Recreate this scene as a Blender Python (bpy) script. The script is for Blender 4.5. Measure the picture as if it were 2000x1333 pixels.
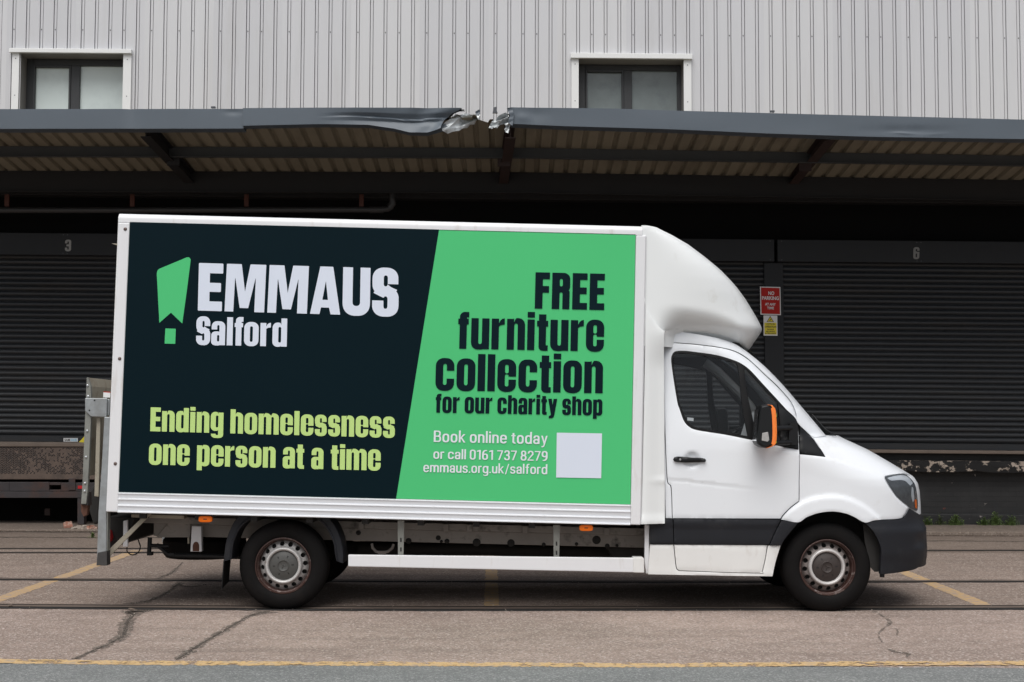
import bpy, bmesh, math, random
import numpy as np
from mathutils import Vector, Matrix
from mathutils.geometry import delaunay_2d_cdt

for _o in list(bpy.data.objects):
    bpy.data.objects.remove(_o)
SC = bpy.context.scene
COL = SC.collection
RAD = math.radians
random.seed(7)
RNG = np.random.default_rng(11)

# ------------------------------------------------------------------ camera
F = 2640.0                      # focal length in pixels of the 2000 px wide photograph
H = 1.5                         # eye height
PITCH = math.atan(157.5 / F)
ROLL = 0.003
RM = Matrix.Rotation(math.pi / 2 + PITCH, 3, 'X') @ Matrix.Rotation(ROLL, 3, 'Z')
cam_d = bpy.data.cameras.new('camera')
cam = bpy.data.objects.new('camera', cam_d)
COL.objects.link(cam)
cam_d.sensor_width = 36.0
cam_d.lens = 36.0 * F / 2000.0
cam_d.clip_start = 0.1
cam_d.clip_end = 2000
cam.location = (0, 0, H)
cam.rotation_euler = RM.to_euler()
SC.camera = cam

# ------------------------------------------------------------------ light
SUN_EL, SUN_AZ = RAD(60), RAD(192)      # bright overcast, high and slightly behind the camera
w = bpy.data.worlds.new('World')
SC.world = w
w.use_nodes = True
nt = w.node_tree
nt.nodes.clear()
sky = nt.nodes.new('ShaderNodeTexSky')
sky.sky_type = 'NISHITA'
sky.sun_disc = False
sky.sun_elevation = SUN_EL
sky.sun_rotation = SUN_AZ
sky.air_density = 1.0
sky.dust_density = 4.0
sky.ozone_density = 1.0
hs = nt.nodes.new('ShaderNodeHueSaturation')
hs.inputs['Saturation'].default_value = 0.40      # cloud cover takes the blue out of the sky
bg = nt.nodes.new('ShaderNodeBackground')
bg.inputs['Strength'].default_value = 0.07
wo = nt.nodes.new('ShaderNodeOutputWorld')
nt.links.new(sky.outputs[0], hs.inputs['Color'])
nt.links.new(hs.outputs[0], bg.inputs['Color'])
nt.links.new(bg.outputs[0], wo.inputs['Surface'])
sun_d = bpy.data.lights.new('sun', 'SUN')
sun_d.energy = 1.5
sun_d.angle = RAD(50)
sun_d.color = (1.0, 0.985, 0.96)
sun = bpy.data.objects.new('sun', sun_d)
COL.objects.link(sun)
_sd = Vector((math.sin(SUN_AZ) * math.cos(SUN_EL), math.cos(SUN_AZ) * math.cos(SUN_EL), math.sin(SUN_EL)))
sun.rotation_euler = _sd.to_track_quat('Z', 'Y').to_euler()
sun.location = (0, 0, 20)
SC.view_settings.view_transform = 'Standard'
SC.view_settings.look = 'None'
SC.view_settings.gamma = 1.0
SC.view_settings.exposure = 0.73
SC.render.engine = 'CYCLES'
SC.cycles.max_bounces = 8
SC.cycles.transparent_max_bounces = 16

# ------------------------------------------------------------------ pixels and points
def ray(u, v):
    return RM @ Vector(((u - 1000.0) / F, -(v - 666.5) / F, -1.0))
def W(u, v, Y):                  # the point at depth Y seen at photo pixel (u, v)
    d = ray(u, v)
    t = Y / d.y
    return Vector((d.x * t, Y, H + d.z * t))
def G(u, v, z=0.0):              # the ground point seen at photo pixel (u, v)
    d = ray(u, v)
    t = (z - H) / d.z
    return Vector((d.x * t, d.y * t, z))
RMI = RM.transposed()
def PX(p):
    c = RMI @ (Vector(p) - Vector((0, 0, H)))
    return 1000.0 + F * c.x / -c.z, 666.5 - F * c.y / -c.z

# ------------------------------------------------------------------ materials
def lin(c):
    return tuple((x / 12.92 if x <= 0.04045 else ((x + 0.055) / 1.055) ** 2.4) for x in c)
def S8(r, g, b, k=1.0):          # 8 bit colour, scaled to an albedo
    return tuple(x * k for x in lin((r / 255, g / 255, b / 255)))
def nodes_of(m):
    m.use_nodes = True
    n = m.node_tree
    b = n.nodes['Principled BSDF']
    return n, b
def mat(name, col, rough=0.5, metal=0.0, var=0.06, vs=3.0, bump=0.0, bs=60.0, spec=0.5, coat=0.0,
        dirt=None, ds=2.0, dlo=0.5, dhi=0.75, stretch=(1, 1, 1)):
    m = bpy.data.materials.new(name)
    n, b = nodes_of(m)
    L = n.links
    tc = n.nodes.new('ShaderNodeTexCoord')
    mp = n.nodes.new('ShaderNodeMapping')
    mp.inputs['Scale'].default_value = stretch
    L.new(tc.outputs['Object'], mp.inputs['Vector'])
    nz = n.nodes.new('ShaderNodeTexNoise')
    nz.inputs['Scale'].default_value = vs
    nz.inputs['Detail'].default_value = 6
    L.new(mp.outputs[0], nz.inputs['Vector'])
    mx = n.nodes.new('ShaderNodeMix')
    mx.data_type = 'RGBA'
    mx.inputs['A'].default_value = (*[c * (1 - var) for c in col], 1)
    mx.inputs['B'].default_value = (*[min(1, c * (1 + var)) for c in col], 1)
    L.new(nz.outputs['Fac'], mx.inputs['Factor'])
    out = mx.outputs['Result']
    if dirt is not None:
        n2 = n.nodes.new('ShaderNodeTexNoise')
        n2.inputs['Scale'].default_value = ds
        n2.inputs['Detail'].default_value = 9
        n2.inputs['Roughness'].default_value = 0.65
        L.new(mp.outputs[0], n2.inputs['Vector'])
        mr = n.nodes.new('ShaderNodeMapRange')
        mr.inputs['From Min'].default_value = dlo
        mr.inputs['From Max'].default_value = dhi
        L.new(n2.outputs['Fac'], mr.inputs['Value'])
        m2 = n.nodes.new('ShaderNodeMix')
        m2.data_type = 'RGBA'
        L.new(out, m2.inputs['A'])
        m2.inputs['B'].default_value = (*dirt, 1)
        L.new(mr.outputs['Result'], m2.inputs['Factor'])
        out = m2.outputs['Result']
    L.new(out, b.inputs['Base Color'])
    b.inputs['Roughness'].default_value = rough
    b.inputs['Metallic'].default_value = metal
    b.inputs['Specular IOR Level'].default_value = spec
    b.inputs['Coat Weight'].default_value = coat
    b.inputs['Coat Roughness'].default_value = 0.08
    if bump:
        n3 = n.nodes.new('ShaderNodeTexNoise')
        n3.inputs['Scale'].default_value = bs
        n3.inputs['Detail'].default_value = 4
        L.new(mp.outputs[0], n3.inputs['Vector'])
        bp = n.nodes.new('ShaderNodeBump')
        bp.inputs['Strength'].default_value = bump
        bp.inputs['Distance'].default_value = 0.01
        L.new(n3.outputs['Fac'], bp.inputs['Height'])
        L.new(bp.outputs[0], b.inputs['Normal'])
    return m
def glass(name, tint=(0.62, 0.66, 0.66), rough=0.01, ior=1.45, k=1.0, haze=0.0):
    m = bpy.data.materials.new(name)
    m.use_nodes = True
    n = m.node_tree
    n.nodes.clear()
    o = n.nodes.new('ShaderNodeOutputMaterial')
    mx = n.nodes.new('ShaderNodeMixShader')
    tr = n.nodes.new('ShaderNodeBsdfTransparent')
    tr.inputs[0].default_value = (*tint, 1)
    gl = n.nodes.new('ShaderNodeBsdfGlossy')
    gl.inputs['Roughness'].default_value = rough
    gl.inputs['Color'].default_value = (0.9 * k, 0.95 * k, 1.0 * k, 1)
    fr = n.nodes.new('ShaderNodeFresnel')
    fr.inputs['IOR'].default_value = ior
    ml = n.nodes.new('ShaderNodeMath')
    ml.operation = 'MULTIPLY'
    ml.inputs[1].default_value = k
    n.links.new(fr.outputs[0], ml.inputs[0])
    n.links.new(ml.outputs[0], mx.inputs[0])
    n.links.new(tr.outputs[0], mx.inputs[1])
    n.links.new(gl.outputs[0], mx.inputs[2])
    out = mx.outputs[0]
    if haze:  # pale diffuse veil painted in for the reflection haze on the glass
        df = n.nodes.new('ShaderNodeBsdfDiffuse')
        df.inputs[0].default_value = (0.6, 0.6, 0.58, 1)
        m2 = n.nodes.new('ShaderNodeMixShader')
        tc = n.nodes.new('ShaderNodeTexCoord')
        nz = n.nodes.new('ShaderNodeTexNoise')
        nz.inputs['Scale'].default_value = 5
        nz.inputs['Detail'].default_value = 5
        mr = n.nodes.new('ShaderNodeMapRange')
        mr.inputs['To Max'].default_value = haze * 2
        n.links.new(tc.outputs['Object'], nz.inputs['Vector'])
        n.links.new(nz.outputs['Fac'], mr.inputs['Value'])
        n.links.new(mr.outputs['Result'], m2.inputs[0])
        n.links.new(out, m2.inputs[1])
        n.links.new(df.outputs[0], m2.inputs[2])
        out = m2.outputs[0]
    n.links.new(out, o.inputs[0])
    return m
M = {}
M['white'] = mat('white_paint', (0.735, 0.76, 0.79), 0.32, var=0.02, vs=2, spec=0.5, coat=0.25,
                 dirt=(0.50, 0.47, 0.42), ds=2.6, dlo=0.60, dhi=1.0)
M['white_grp'] = mat('white_gelcoat', (0.75, 0.77, 0.77), 0.30, var=0.03, vs=1.5, coat=0.15,
                     dirt=(0.52, 0.50, 0.45), ds=3, dlo=0.60, dhi=0.95)
M['white_low'] = mat('white_paint_dusty', (0.70, 0.70, 0.685), 0.40, var=0.04, vs=3, coat=0.1,
                     dirt=(0.45, 0.41, 0.36), ds=9, dlo=0.58, dhi=1.0, stretch=(1.5, 1, 0.6))
M['post'] = mat('white_aluminium', (0.70, 0.705, 0.72), 0.42, var=0.04, vs=2, bump=0.05, bs=30,
                dirt=(0.45, 0.40, 0.34), ds=4, dlo=0.58, dhi=0.95, stretch=(3, 3, 0.5))
M['rail'] = mat('white_aluminium_rail', (0.72, 0.74, 0.77), 0.35, var=0.03, vs=2,
                dirt=(0.45, 0.42, 0.38), ds=3, dlo=0.6, dhi=1.0, stretch=(0.6, 3, 4))
M['navy'] = mat('dark_teal_vinyl', (0.0026, 0.0105, 0.0150), 0.36, var=0.05, vs=1.2, spec=0.07, bump=0.02, bs=3)
M['green'] = mat('green_vinyl', (0.073, 0.505, 0.182), 0.38, spec=0.2, var=0.03, vs=1.2, bump=0.02, bs=3)
M['letter'] = mat('pale_vinyl', (0.645, 0.695, 0.795), 0.42, var=0.02)
M['letter_w'] = mat('white_vinyl', (0.70, 0.735, 0.775), 0.42, var=0.02)
M['lime'] = mat('lime_vinyl', (0.475, 0.665, 0.215), 0.42, var=0.02)
M['ink'] = mat('dark_vinyl_letters', (0.0035, 0.0125, 0.0180), 0.45, var=0.03, spec=0.07)
M['plastic'] = mat('dark_grey_plastic', (0.0135, 0.0145, 0.018), 0.5, spec=0.25, var=0.10, vs=5, bump=0.08, bs=180,
                   dirt=(0.035, 0.034, 0.034), ds=5, dlo=0.56, dhi=0.9)
M['black'] = mat('black_plastic', (0.0085, 0.009, 0.010), 0.42, spec=0.3, var=0.08, vs=5)
M['seal'] = mat('black_rubber_seal', (0.006, 0.006, 0.0065), 0.5, spec=0.2, var=0.05)
M['trim'] = mat('grey_interior_trim', (0.66, 0.67, 0.675), 0.75, var=0.05)
M['trim_dark'] = mat('dark_interior', (0.022, 0.023, 0.024), 0.8, var=0.1)
M['seat'] = mat('dark_seat_fabric', (0.02, 0.02, 0.022), 0.9, var=0.15, vs=30, bump=0.1, bs=200)
M['glass'] = glass('cab_glass', (0.93, 0.955, 0.955), k=0.8, haze=0.006)
M['lamp_glass'] = glass('lamp_glass', (0.86, 0.88, 0.90), 0.02, 1.35, k=0.45)
M['lampdark'] = mat('grey_lamp_interior', (0.15, 0.155, 0.16), 0.25, 0.4, var=0.5, vs=26)
M['lamp_white'] = mat('chrome_glint_white', (0.66, 0.68, 0.70), 0.2, 0.2, var=0.15, vs=20)  # bright reflection of the chrome trim put into a near-white colour
M['lens'] = mat('clear_grey_lens', (0.36, 0.35, 0.34), 0.2, var=0.35, vs=40)
M['chrome'] = mat('chrome', (0.75, 0.76, 0.78), 0.18, 1.0, var=0.02)
M['tyre'] = mat('tyre_rubber', (0.0065, 0.006, 0.006), 0.8, spec=0.14, var=0.18, vs=7, bump=0.15, bs=120,
                dirt=(0.014, 0.011, 0.010), ds=5, dlo=0.5, dhi=0.9)
M['steel'] = mat('silver_wheel_paint', (0.50, 0.49, 0.48), 0.38, 0.25, var=0.06, vs=8,
                 dirt=(0.16, 0.10, 0.075), ds=14, dlo=0.58, dhi=0.78)
M['ring'] = mat('silver_ring_paint', (0.52, 0.50, 0.49), 0.4, 0.2, var=0.10, vs=9, dirt=(0.25, 0.2, 0.18), ds=12, dlo=0.55, dhi=0.8)
M['steel2'] = mat('brake_dusted_wheel_paint', (0.30, 0.265, 0.25), 0.5, 0.2, var=0.12, vs=9,
                  dirt=(0.07, 0.04, 0.033), ds=8, dlo=0.50, dhi=0.75)
M['rimrust'] = mat('brown_rim', (0.050, 0.023, 0.018), 0.55, 0.2, var=0.35, vs=14,
                   dirt=(0.22, 0.18, 0.17), ds=22, dlo=0.56, dhi=0.7)
M['cap'] = mat('grey_wheel_cap', (0.068, 0.068, 0.064), 0.5, var=0.08, vs=9)
M['cap2'] = mat('brown_dusted_wheel_cap', (0.034, 0.025, 0.022), 0.6, var=0.12, vs=9)
M['capd'] = mat('dark_cap_slot', (0.006, 0.006, 0.006), 0.6)
M['galv'] = mat('galvanised_steel', (0.34, 0.36, 0.37), 0.45, 0.55, var=0.22, vs=22, bump=0.05, bs=40,
                dirt=(0.22, 0.22, 0.21), ds=6, dlo=0.5, dhi=0.8)
M['galv_dirty'] = mat('dirty_galvanised_steel', (0.23, 0.235, 0.215), 0.6, 0.3, var=0.2, vs=10,
                      dirt=(0.07, 0.062, 0.055), ds=5, dlo=0.48, dhi=0.8)
M['alu_old'] = mat('weathered_aluminium', (0.32, 0.29, 0.23), 0.6, 0.15, var=0.15, vs=8, bump=0.1, bs=60,
                   dirt=(0.16, 0.12, 0.085), ds=8, dlo=0.5, dhi=0.75)
M['chassis'] = mat('road_dirty_chassis', (0.26, 0.24, 0.22), 0.75, var=0.3, vs=5,
                   dirt=(0.030, 0.025, 0.022), ds=5, dlo=0.56, dhi=0.72)
M['chassis_dk'] = mat('black_underbody', (0.016, 0.015, 0.014), 0.8, var=0.3, vs=6)
M['orange'] = mat('orange_lens', (0.98, 0.19, 0.008), 0.35, var=0.04, spec=0.3)
M['orange_cloth'] = mat('orange_band', (0.90, 0.22, 0.035), 0.6, var=0.05)
M['lime_cloth'] = mat('lime_band', (0.45, 0.55, 0.05), 0.6, var=0.05)
M['red_lens'] = mat('red_lens', (0.50, 0.015, 0.02), 0.3, var=0.04)
M['rivet'] = mat('rusty_rivet', (0.13, 0.095, 0.085), 0.5, 0.4, var=0.3, vs=60)
M['clad'] = mat('grey_cladding', (0.535, 0.54, 0.56), 0.46, var=0.025, vs=0.6,
                dirt=(0.49, 0.49, 0.50), ds=1.6, dlo=0.52, dhi=0.9, stretch=(2.5, 1, 0.25), bump=0.03, bs=2.5)
M['clad'] = mat('grey_cladding', (0.525, 0.53, 0.55), 0.46, var=0.03, vs=0.6,
                dirt=(0.45, 0.45, 0.455), ds=1.6, dlo=0.52, dhi=0.9, stretch=(2.5, 1, 0.25), bump=0.03, bs=2.5)
M['clad_b'] = mat('grey_cladding_sheet', (0.545, 0.55, 0.565), 0.46, var=0.03, vs=0.7,
                dirt=(0.47, 0.465, 0.465), ds=1.3, dlo=0.52, dhi=0.9, stretch=(3, 1, 0.2), bump=0.03, bs=2.2)
M['clad_c'] = mat('grey_cladding_older_sheet', (0.505, 0.51, 0.53), 0.48, var=0.03, vs=0.8,
                dirt=(0.43, 0.425, 0.42), ds=1.9, dlo=0.52, dhi=0.9, stretch=(2, 1, 0.3), bump=0.03, bs=2.8)
M['screw'] = mat('screw_head', (0.07, 0.075, 0.085), 0.5)
M['flash'] = mat('white_flashing', (0.70, 0.71, 0.71), 0.42, var=0.04)
M['reveal'] = mat('grey_reveal', (0.22, 0.21, 0.20), 0.6, var=0.05)
M['frame'] = mat('grey_window_frame', (0.032, 0.034, 0.037), 0.45, var=0.06)
M['pane1'] = mat('frosted_pale_pane', (0.62, 0.70, 0.69), 0.16, var=0.08, vs=3, dirt=(0.48, 0.55, 0.55), ds=2, dlo=0.5, dhi=0.9, coat=0.3)
M['pane2'] = mat('dim_grey_pane', (0.165, 0.195, 0.195), 0.14, var=0.18, vs=5, dirt=(0.10, 0.12, 0.125), ds=3, dlo=0.5, dhi=0.8, coat=0.3)
M['fascia'] = mat('slate_grey_fascia', (0.082, 0.102, 0.124), 0.48, var=0.10, vs=1.6, bump=0.06, bs=1.5)
M['torn'] = mat('bare_torn_metal', (0.50, 0.53, 0.54), 0.45, 0.35, var=0.2, vs=12, dirt=(0.16, 0.17, 0.18), ds=9, dlo=0.52, dhi=0.7)
M['soffit'] = mat('buff_roof_sheet', (0.235, 0.207, 0.150), 0.75, var=0.2, vs=1.2,
                  dirt=(0.14, 0.112, 0.078), ds=1.3, dlo=0.5, dhi=0.85, stretch=(2, 0.5, 1))
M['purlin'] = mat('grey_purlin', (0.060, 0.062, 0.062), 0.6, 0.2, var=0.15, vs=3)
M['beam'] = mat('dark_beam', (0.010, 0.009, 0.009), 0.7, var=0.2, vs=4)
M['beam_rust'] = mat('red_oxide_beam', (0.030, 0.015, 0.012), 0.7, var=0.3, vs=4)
M['void'] = mat('recess_shade_black', (0.006, 0.006, 0.006), 0.9, spec=0.1, var=0.2, vs=2)  # deep shade under the canopy put into the wall colour
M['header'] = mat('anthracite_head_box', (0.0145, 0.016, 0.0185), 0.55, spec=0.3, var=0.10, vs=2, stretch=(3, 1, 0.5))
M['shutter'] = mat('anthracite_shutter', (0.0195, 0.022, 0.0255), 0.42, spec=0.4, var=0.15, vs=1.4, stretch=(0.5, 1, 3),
                   dirt=(0.031, 0.028, 0.025), ds=1.8, dlo=0.50, dhi=0.85)
M['number'] = mat('grey_number', (0.30, 0.30, 0.29), 0.6, var=0.06)
M['number_dim'] = mat('dull_grey_number', (0.22, 0.22, 0.215), 0.6, var=0.06)
M['sill'] = mat('brown_grey_sill', (0.16, 0.125, 0.10), 0.7, var=0.25, vs=5)
M['check'] = mat('rusty_steel', (0.135, 0.098, 0.078), 0.7, 0.1, var=0.3, vs=5, dirt=(0.075, 0.058, 0.050), ds=6, dlo=0.45, dhi=0.7)
M['tread'] = mat('worn_dark_tread', (0.020, 0.019, 0.020), 0.5, 0.3, var=0.3, vs=6)
M['steel_dk'] = mat('dark_steel', (0.045, 0.043, 0.042), 0.7, 0.1, var=0.4, vs=12)  # darker steel for the foot of the lift post
M['rust'] = mat('rust', (0.095, 0.038, 0.022), 0.8, var=0.4, vs=9, bump=0.2, bs=60)
M['dock_beam'] = mat('rusty_black_beam', (0.045, 0.040, 0.042), 0.65, 0.2, var=0.3, vs=5, dirt=(0.085, 0.042, 0.03), ds=3, dlo=0.5, dhi=0.72)
M['red_sign'] = mat('red_sign_face', (0.42, 0.022, 0.018), 0.6, var=0.05, spec=0.15)
M['yellow_sign'] = mat('yellow_sign_face', (0.72, 0.60, 0.03), 0.5, var=0.05)
M['white_sign'] = mat('white_sign_face', (0.70, 0.70, 0.70), 0.5, var=0.04)
M['blacksign'] = mat('black_print', (0.015, 0.015, 0.015), 0.6)
M['paper'] = mat('white_paper', (0.75, 0.76, 0.78), 0.7, var=0.03)
M['railhead'] = mat('worn_rail_steel', (0.15, 0.118, 0.098), 0.55, 0.15, var=0.3, vs=6, stretch=(0.4, 3, 1))
M['groove'] = mat('dirt_filled_groove', (0.018, 0.016, 0.015), 0.95, var=0.4, vs=12)
M['pipe'] = mat('grey_pipe', (0.032, 0.032, 0.033), 0.45, var=0.1)
M['clip'] = mat('orange_clip', (0.085, 0.022, 0.011), 0.6, var=0.1)
M['brick_red'] = mat('broken_brick', (0.36, 0.17, 0.12), 0.9, var=0.3, vs=30, bump=0.4, bs=60, dirt=(0.5, 0.42, 0.36), ds=18, dlo=0.5, dhi=0.65)
M['stone'] = mat('pale_stone', (0.38, 0.33, 0.28), 0.9, var=0.25, vs=30, bump=0.3, bs=60)
M['leaf'] = mat('weed_leaf', (0.115, 0.175, 0.045), 0.6, var=0.35, vs=25)
M['leaf2'] = mat('dull_weed_leaf', (0.095, 0.125, 0.045), 0.65, var=0.3, vs=25)

def ground_mat(name, c1, c2, speck, dark, bump=0.5, pscale=1.0, rough=0.85, tyre=None):
    m = bpy.data.materials.new(name)
    n, b = nodes_of(m)
    L = n.links
    tc = n.nodes.new('ShaderNodeTexCoord')
    def noise(s, d=6, r=0.6, vec=None):
        k = n.nodes.new('ShaderNodeTexNoise')
        k.inputs['Scale'].default_value = s
        k.inputs['Detail'].default_value = d
        k.inputs['Roughness'].default_value = r
        L.new(vec or tc.outputs['Object'], k.inputs['Vector'])
        return k.outputs['Fac']
    def rng(s, a, c_, lo=0.0, hi=1.0):
        k = n.nodes.new('ShaderNodeMapRange')
        k.inputs['From Min'].default_value = a
        k.inputs['From Max'].default_value = c_
        k.inputs['To Min'].default_value = lo
        k.inputs['To Max'].default_value = hi
        L.new(s, k.inputs['Value'])
        return k.outputs['Result']
    def mix(f, a, c_):
        k = n.nodes.new('ShaderNodeMix')
        k.data_type = 'RGBA'
        L.new(f, k.inputs['Factor'])
        for key, val in (('A', a), ('B', c_)):
            if isinstance(val, tuple):
                k.inputs[key].default_value = (*val, 1)
            else:
                L.new(val, k.inputs[key])
        return k.outputs['Result']
    big = noise(0.55, 5)
    c = mix(rng(big, 0.32, 0.68), c1, c2)
    mid = noise(4.5, 8, 0.7)
    c = mix(rng(mid, 0.45, 0.80, 0, 0.55), c, dark)
    vo = n.nodes.new('ShaderNodeTexVoronoi')
    vo.inputs['Scale'].default_value = 62 * pscale
    L.new(tc.outputs['Object'], vo.inputs['Vector'])
    sep = n.nodes.new('ShaderNodeSeparateColor')
    L.new(vo.outputs['Color'], sep.inputs[0])
    c = mix(rng(sep.outputs[0], 0.72, 0.95, 0, 0.75), c, speck)
    c = mix(rng(sep.outputs[1], 0.78, 0.95, 0, 0.6), c, dark)
    fine = noise(150 * pscale, 3, 0.7)
    c = mix(rng(fine, 0.5, 0.75, 0, 0.45), c, dark)
    # streaks of traffic grime along the lane
    mp = n.nodes.new('ShaderNodeMapping')
    mp.inputs['Scale'].default_value = (0.25, 2.2, 1)
    L.new(tc.outputs['Object'], mp.inputs['Vector'])
    st = noise(1.6, 5, 0.6, mp.outputs[0])
    c = mix(rng(st, 0.52, 0.75, 0, 0.45), c, dark)
    L.new(c, b.inputs['Base Color'])
    b.inputs['Roughness'].default_value = rough
    b.inputs['Specular IOR Level'].default_value = 0.3
    bp = n.nodes.new('ShaderNodeBump')
    bp.inputs['Strength'].default_value = bump
    bp.inputs['Distance'].default_value = 0.012
    ad = n.nodes.new('ShaderNodeMath')
    ad.operation = 'ADD'
    L.new(vo.outputs['Distance'], ad.inputs[0])
    L.new(mid, ad.inputs[1])
    L.new(ad.outputs[0], bp.inputs['Height'])
    L.new(bp.outputs[0], b.inputs['Normal'])
    return m
M['concrete'] = ground_mat('worn_pink_concrete', (0.248, 0.191, 0.162), (0.365, 0.284, 0.241), (0.54, 0.47, 0.43), (0.128, 0.100, 0.083), pscale=1.35)
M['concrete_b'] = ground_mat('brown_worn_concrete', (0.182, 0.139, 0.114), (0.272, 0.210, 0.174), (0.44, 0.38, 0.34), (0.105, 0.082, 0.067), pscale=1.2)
M['concrete_c'] = ground_mat('dirty_brown_concrete', (0.150, 0.117, 0.095), (0.185, 0.146, 0.120), (0.27, 0.22, 0.19), (0.085, 0.065, 0.052), bump=0.3)
M['asphalt'] = ground_mat('grey_asphalt', (0.178, 0.187, 0.185), (0.210, 0.218, 0.213), (0.40, 0.40, 0.39), (0.100, 0.104, 0.103), pscale=1.8)
M['pavement'] = ground_mat('dusty_pavement', (0.165, 0.132, 0.108), (0.20, 0.16, 0.132), (0.30, 0.25, 0.21), (0.10, 0.078, 0.064), bump=0.3)
M['crackfill'] = ground_mat('dirt_in_crack', (0.075, 0.062, 0.052), (0.115, 0.096, 0.080), (0.25, 0.21, 0.18), (0.025, 0.021, 0.019), bump=0.8, pscale=1.2)
M['erode'] = ground_mat('eroded_slab_edge', (0.175, 0.142, 0.120), (0.225, 0.183, 0.155), (0.36, 0.31, 0.27), (0.06, 0.05, 0.044), bump=0.9, pscale=1.1)
def ragged(m, lo, hi, scale):
    """worn through in patches, so that the slab below shows"""
    n = m.node_tree
    o = [k for k in n.nodes if k.type == 'OUTPUT_MATERIAL'][0]
    b = n.nodes['Principled BSDF']
    tc = n.nodes.new('ShaderNodeTexCoord')
    nz = n.nodes.new('ShaderNodeTexNoise')
    nz.inputs['Scale'].default_value = scale
    nz.inputs['Detail'].default_value = 8
    nz.inputs['Roughness'].default_value = 0.7
    mr = n.nodes.new('ShaderNodeMapRange')
    mr.inputs['From Min'].default_value = lo
    mr.inputs['From Max'].default_value = hi
    n.links.new(tc.outputs['Object'], nz.inputs['Vector'])
    n.links.new(nz.outputs['Fac'], mr.inputs['Value'])
    n.links.new(mr.outputs['Result'], b.inputs['Alpha'])
ragged(M['erode'], 0.42, 0.56, 11)
ragged(M['crackfill'], 0.40, 0.52, 14)

def paint_mat(name, col, under, amount=0.5, scale=9.0):
    m = bpy.data.materials.new(name)
    n, b = nodes_of(m)
    L = n.links
    tc = n.nodes.new('ShaderNodeTexCoord')
    a = n.nodes.new('ShaderNodeTexNoise')
    a.inputs['Scale'].default_value = scale
    a.inputs['Detail'].default_value = 10
    a.inputs['Roughness'].default_value = 0.75
    L.new(tc.outputs['Object'], a.inputs['Vector'])
    mr = n.nodes.new('ShaderNodeMapRange')
    mr.inputs['From Min'].default_value = amount
    mr.inputs['From Max'].default_value = amount + 0.13
    L.new(a.outputs['Fac'], mr.inputs['Value'])
    mx = n.nodes.new('ShaderNodeMix')
    mx.data_type = 'RGBA'
    mx.inputs['A'].default_value = (*col, 1)
    mx.inputs['B'].default_value = (*under, 1)
    L.new(mr.outputs['Result'], mx.inputs['Factor'])
    L.new(mx.outputs['Result'], b.inputs['Base Color'])
    b.inputs['Roughness'].default_value = 0.8
    return m
M['ypaint'] = paint_mat('worn_yellow_paint', (0.56, 0.375, 0.170), (0.31, 0.25, 0.20), 0.50)
M['ypaint2'] = paint_mat('faded_yellow_paint', (0.43, 0.285, 0.135), (0.29, 0.23, 0.195), 0.46, 14)
ragged(M['ypaint'], 0.40, 0.50, 9)

def brick_mat():
    m = bpy.data.materials.new('black_painted_brick')
    n, b = nodes_of(m)
    L = n.links
    tc = n.nodes.new('ShaderNodeTexCoord')
    mp = n.nodes.new('ShaderNodeMapping')
    mp.inputs['Rotation'].default_value = (math.pi / 2, 0, 0)
    L.new(tc.outputs['Object'], mp.inputs['Vector'])
    br = n.nodes.new('ShaderNodeTexBrick')
    br.inputs['Scale'].default_value = 1.0
    br.inputs['Brick Width'].default_value = 0.225
    br.inputs['Row Height'].default_value = 0.075
    br.inputs['Mortar Size'].default_value = 0.006
    br.inputs['Color1'].default_value = (0.014, 0.014, 0.0145, 1)
    br.inputs['Color2'].default_value = (0.018, 0.0175, 0.0175, 1)
    br.inputs['Mortar'].default_value = (0.0125, 0.0125, 0.0125, 1)
    L.new(mp.outputs[0], br.inputs['Vector'])
    out = br.outputs['Color']
    for sc, lo, hi, col in ((2, 0.45, 0.8, (0.034, 0.033, 0.033)), (9, 0.655, 0.69, (0.36, 0.32, 0.29)), (3.3, 0.665, 0.69, (0.26, 0.060, 0.038))):
        nz = n.nodes.new('ShaderNodeTexNoise')
        nz.inputs['Scale'].default_value = sc
        nz.inputs['Detail'].default_value = 8
        nz.inputs['Roughness'].default_value = 0.7
        L.new(tc.outputs['Object'], nz.inputs['Vector'])
        mr = n.nodes.new('ShaderNodeMapRange')
        mr.inputs['From Min'].default_value = lo
        mr.inputs['From Max'].default_value = hi
        L.new(nz.outputs['Fac'], mr.inputs['Value'])
        mx = n.nodes.new('ShaderNodeMix')
        mx.data_type = 'RGBA'
        L.new(out, mx.inputs['A'])
        mx.inputs['B'].default_value = (*col, 1)
        L.new(mr.outputs['Result'], mx.inputs['Factor'])
        out = mx.outputs['Result']
    L.new(out, b.inputs['Base Color'])
    b.inputs['Roughness'].default_value = 0.6
    bp = n.nodes.new('ShaderNodeBump')
    bp.inputs['Strength'].default_value = 0.5
    bp.inputs['Distance'].default_value = 0.01
    L.new(br.outputs['Fac'], bp.inputs['Height'])
    bp.invert = True
    L.new(bp.outputs[0], b.inputs['Normal'])
    return m
M['brick'] = brick_mat()
M['flaked'] = mat('black_paint_flaking_off_concrete', (0.022, 0.0215, 0.0215), 0.75, var=0.2, vs=6, spec=0.2,
                  dirt=(0.42, 0.35, 0.29), ds=7.5, dlo=0.535, dhi=0.57, stretch=(1, 1, 1.3), bump=0.3, bs=30)

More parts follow.
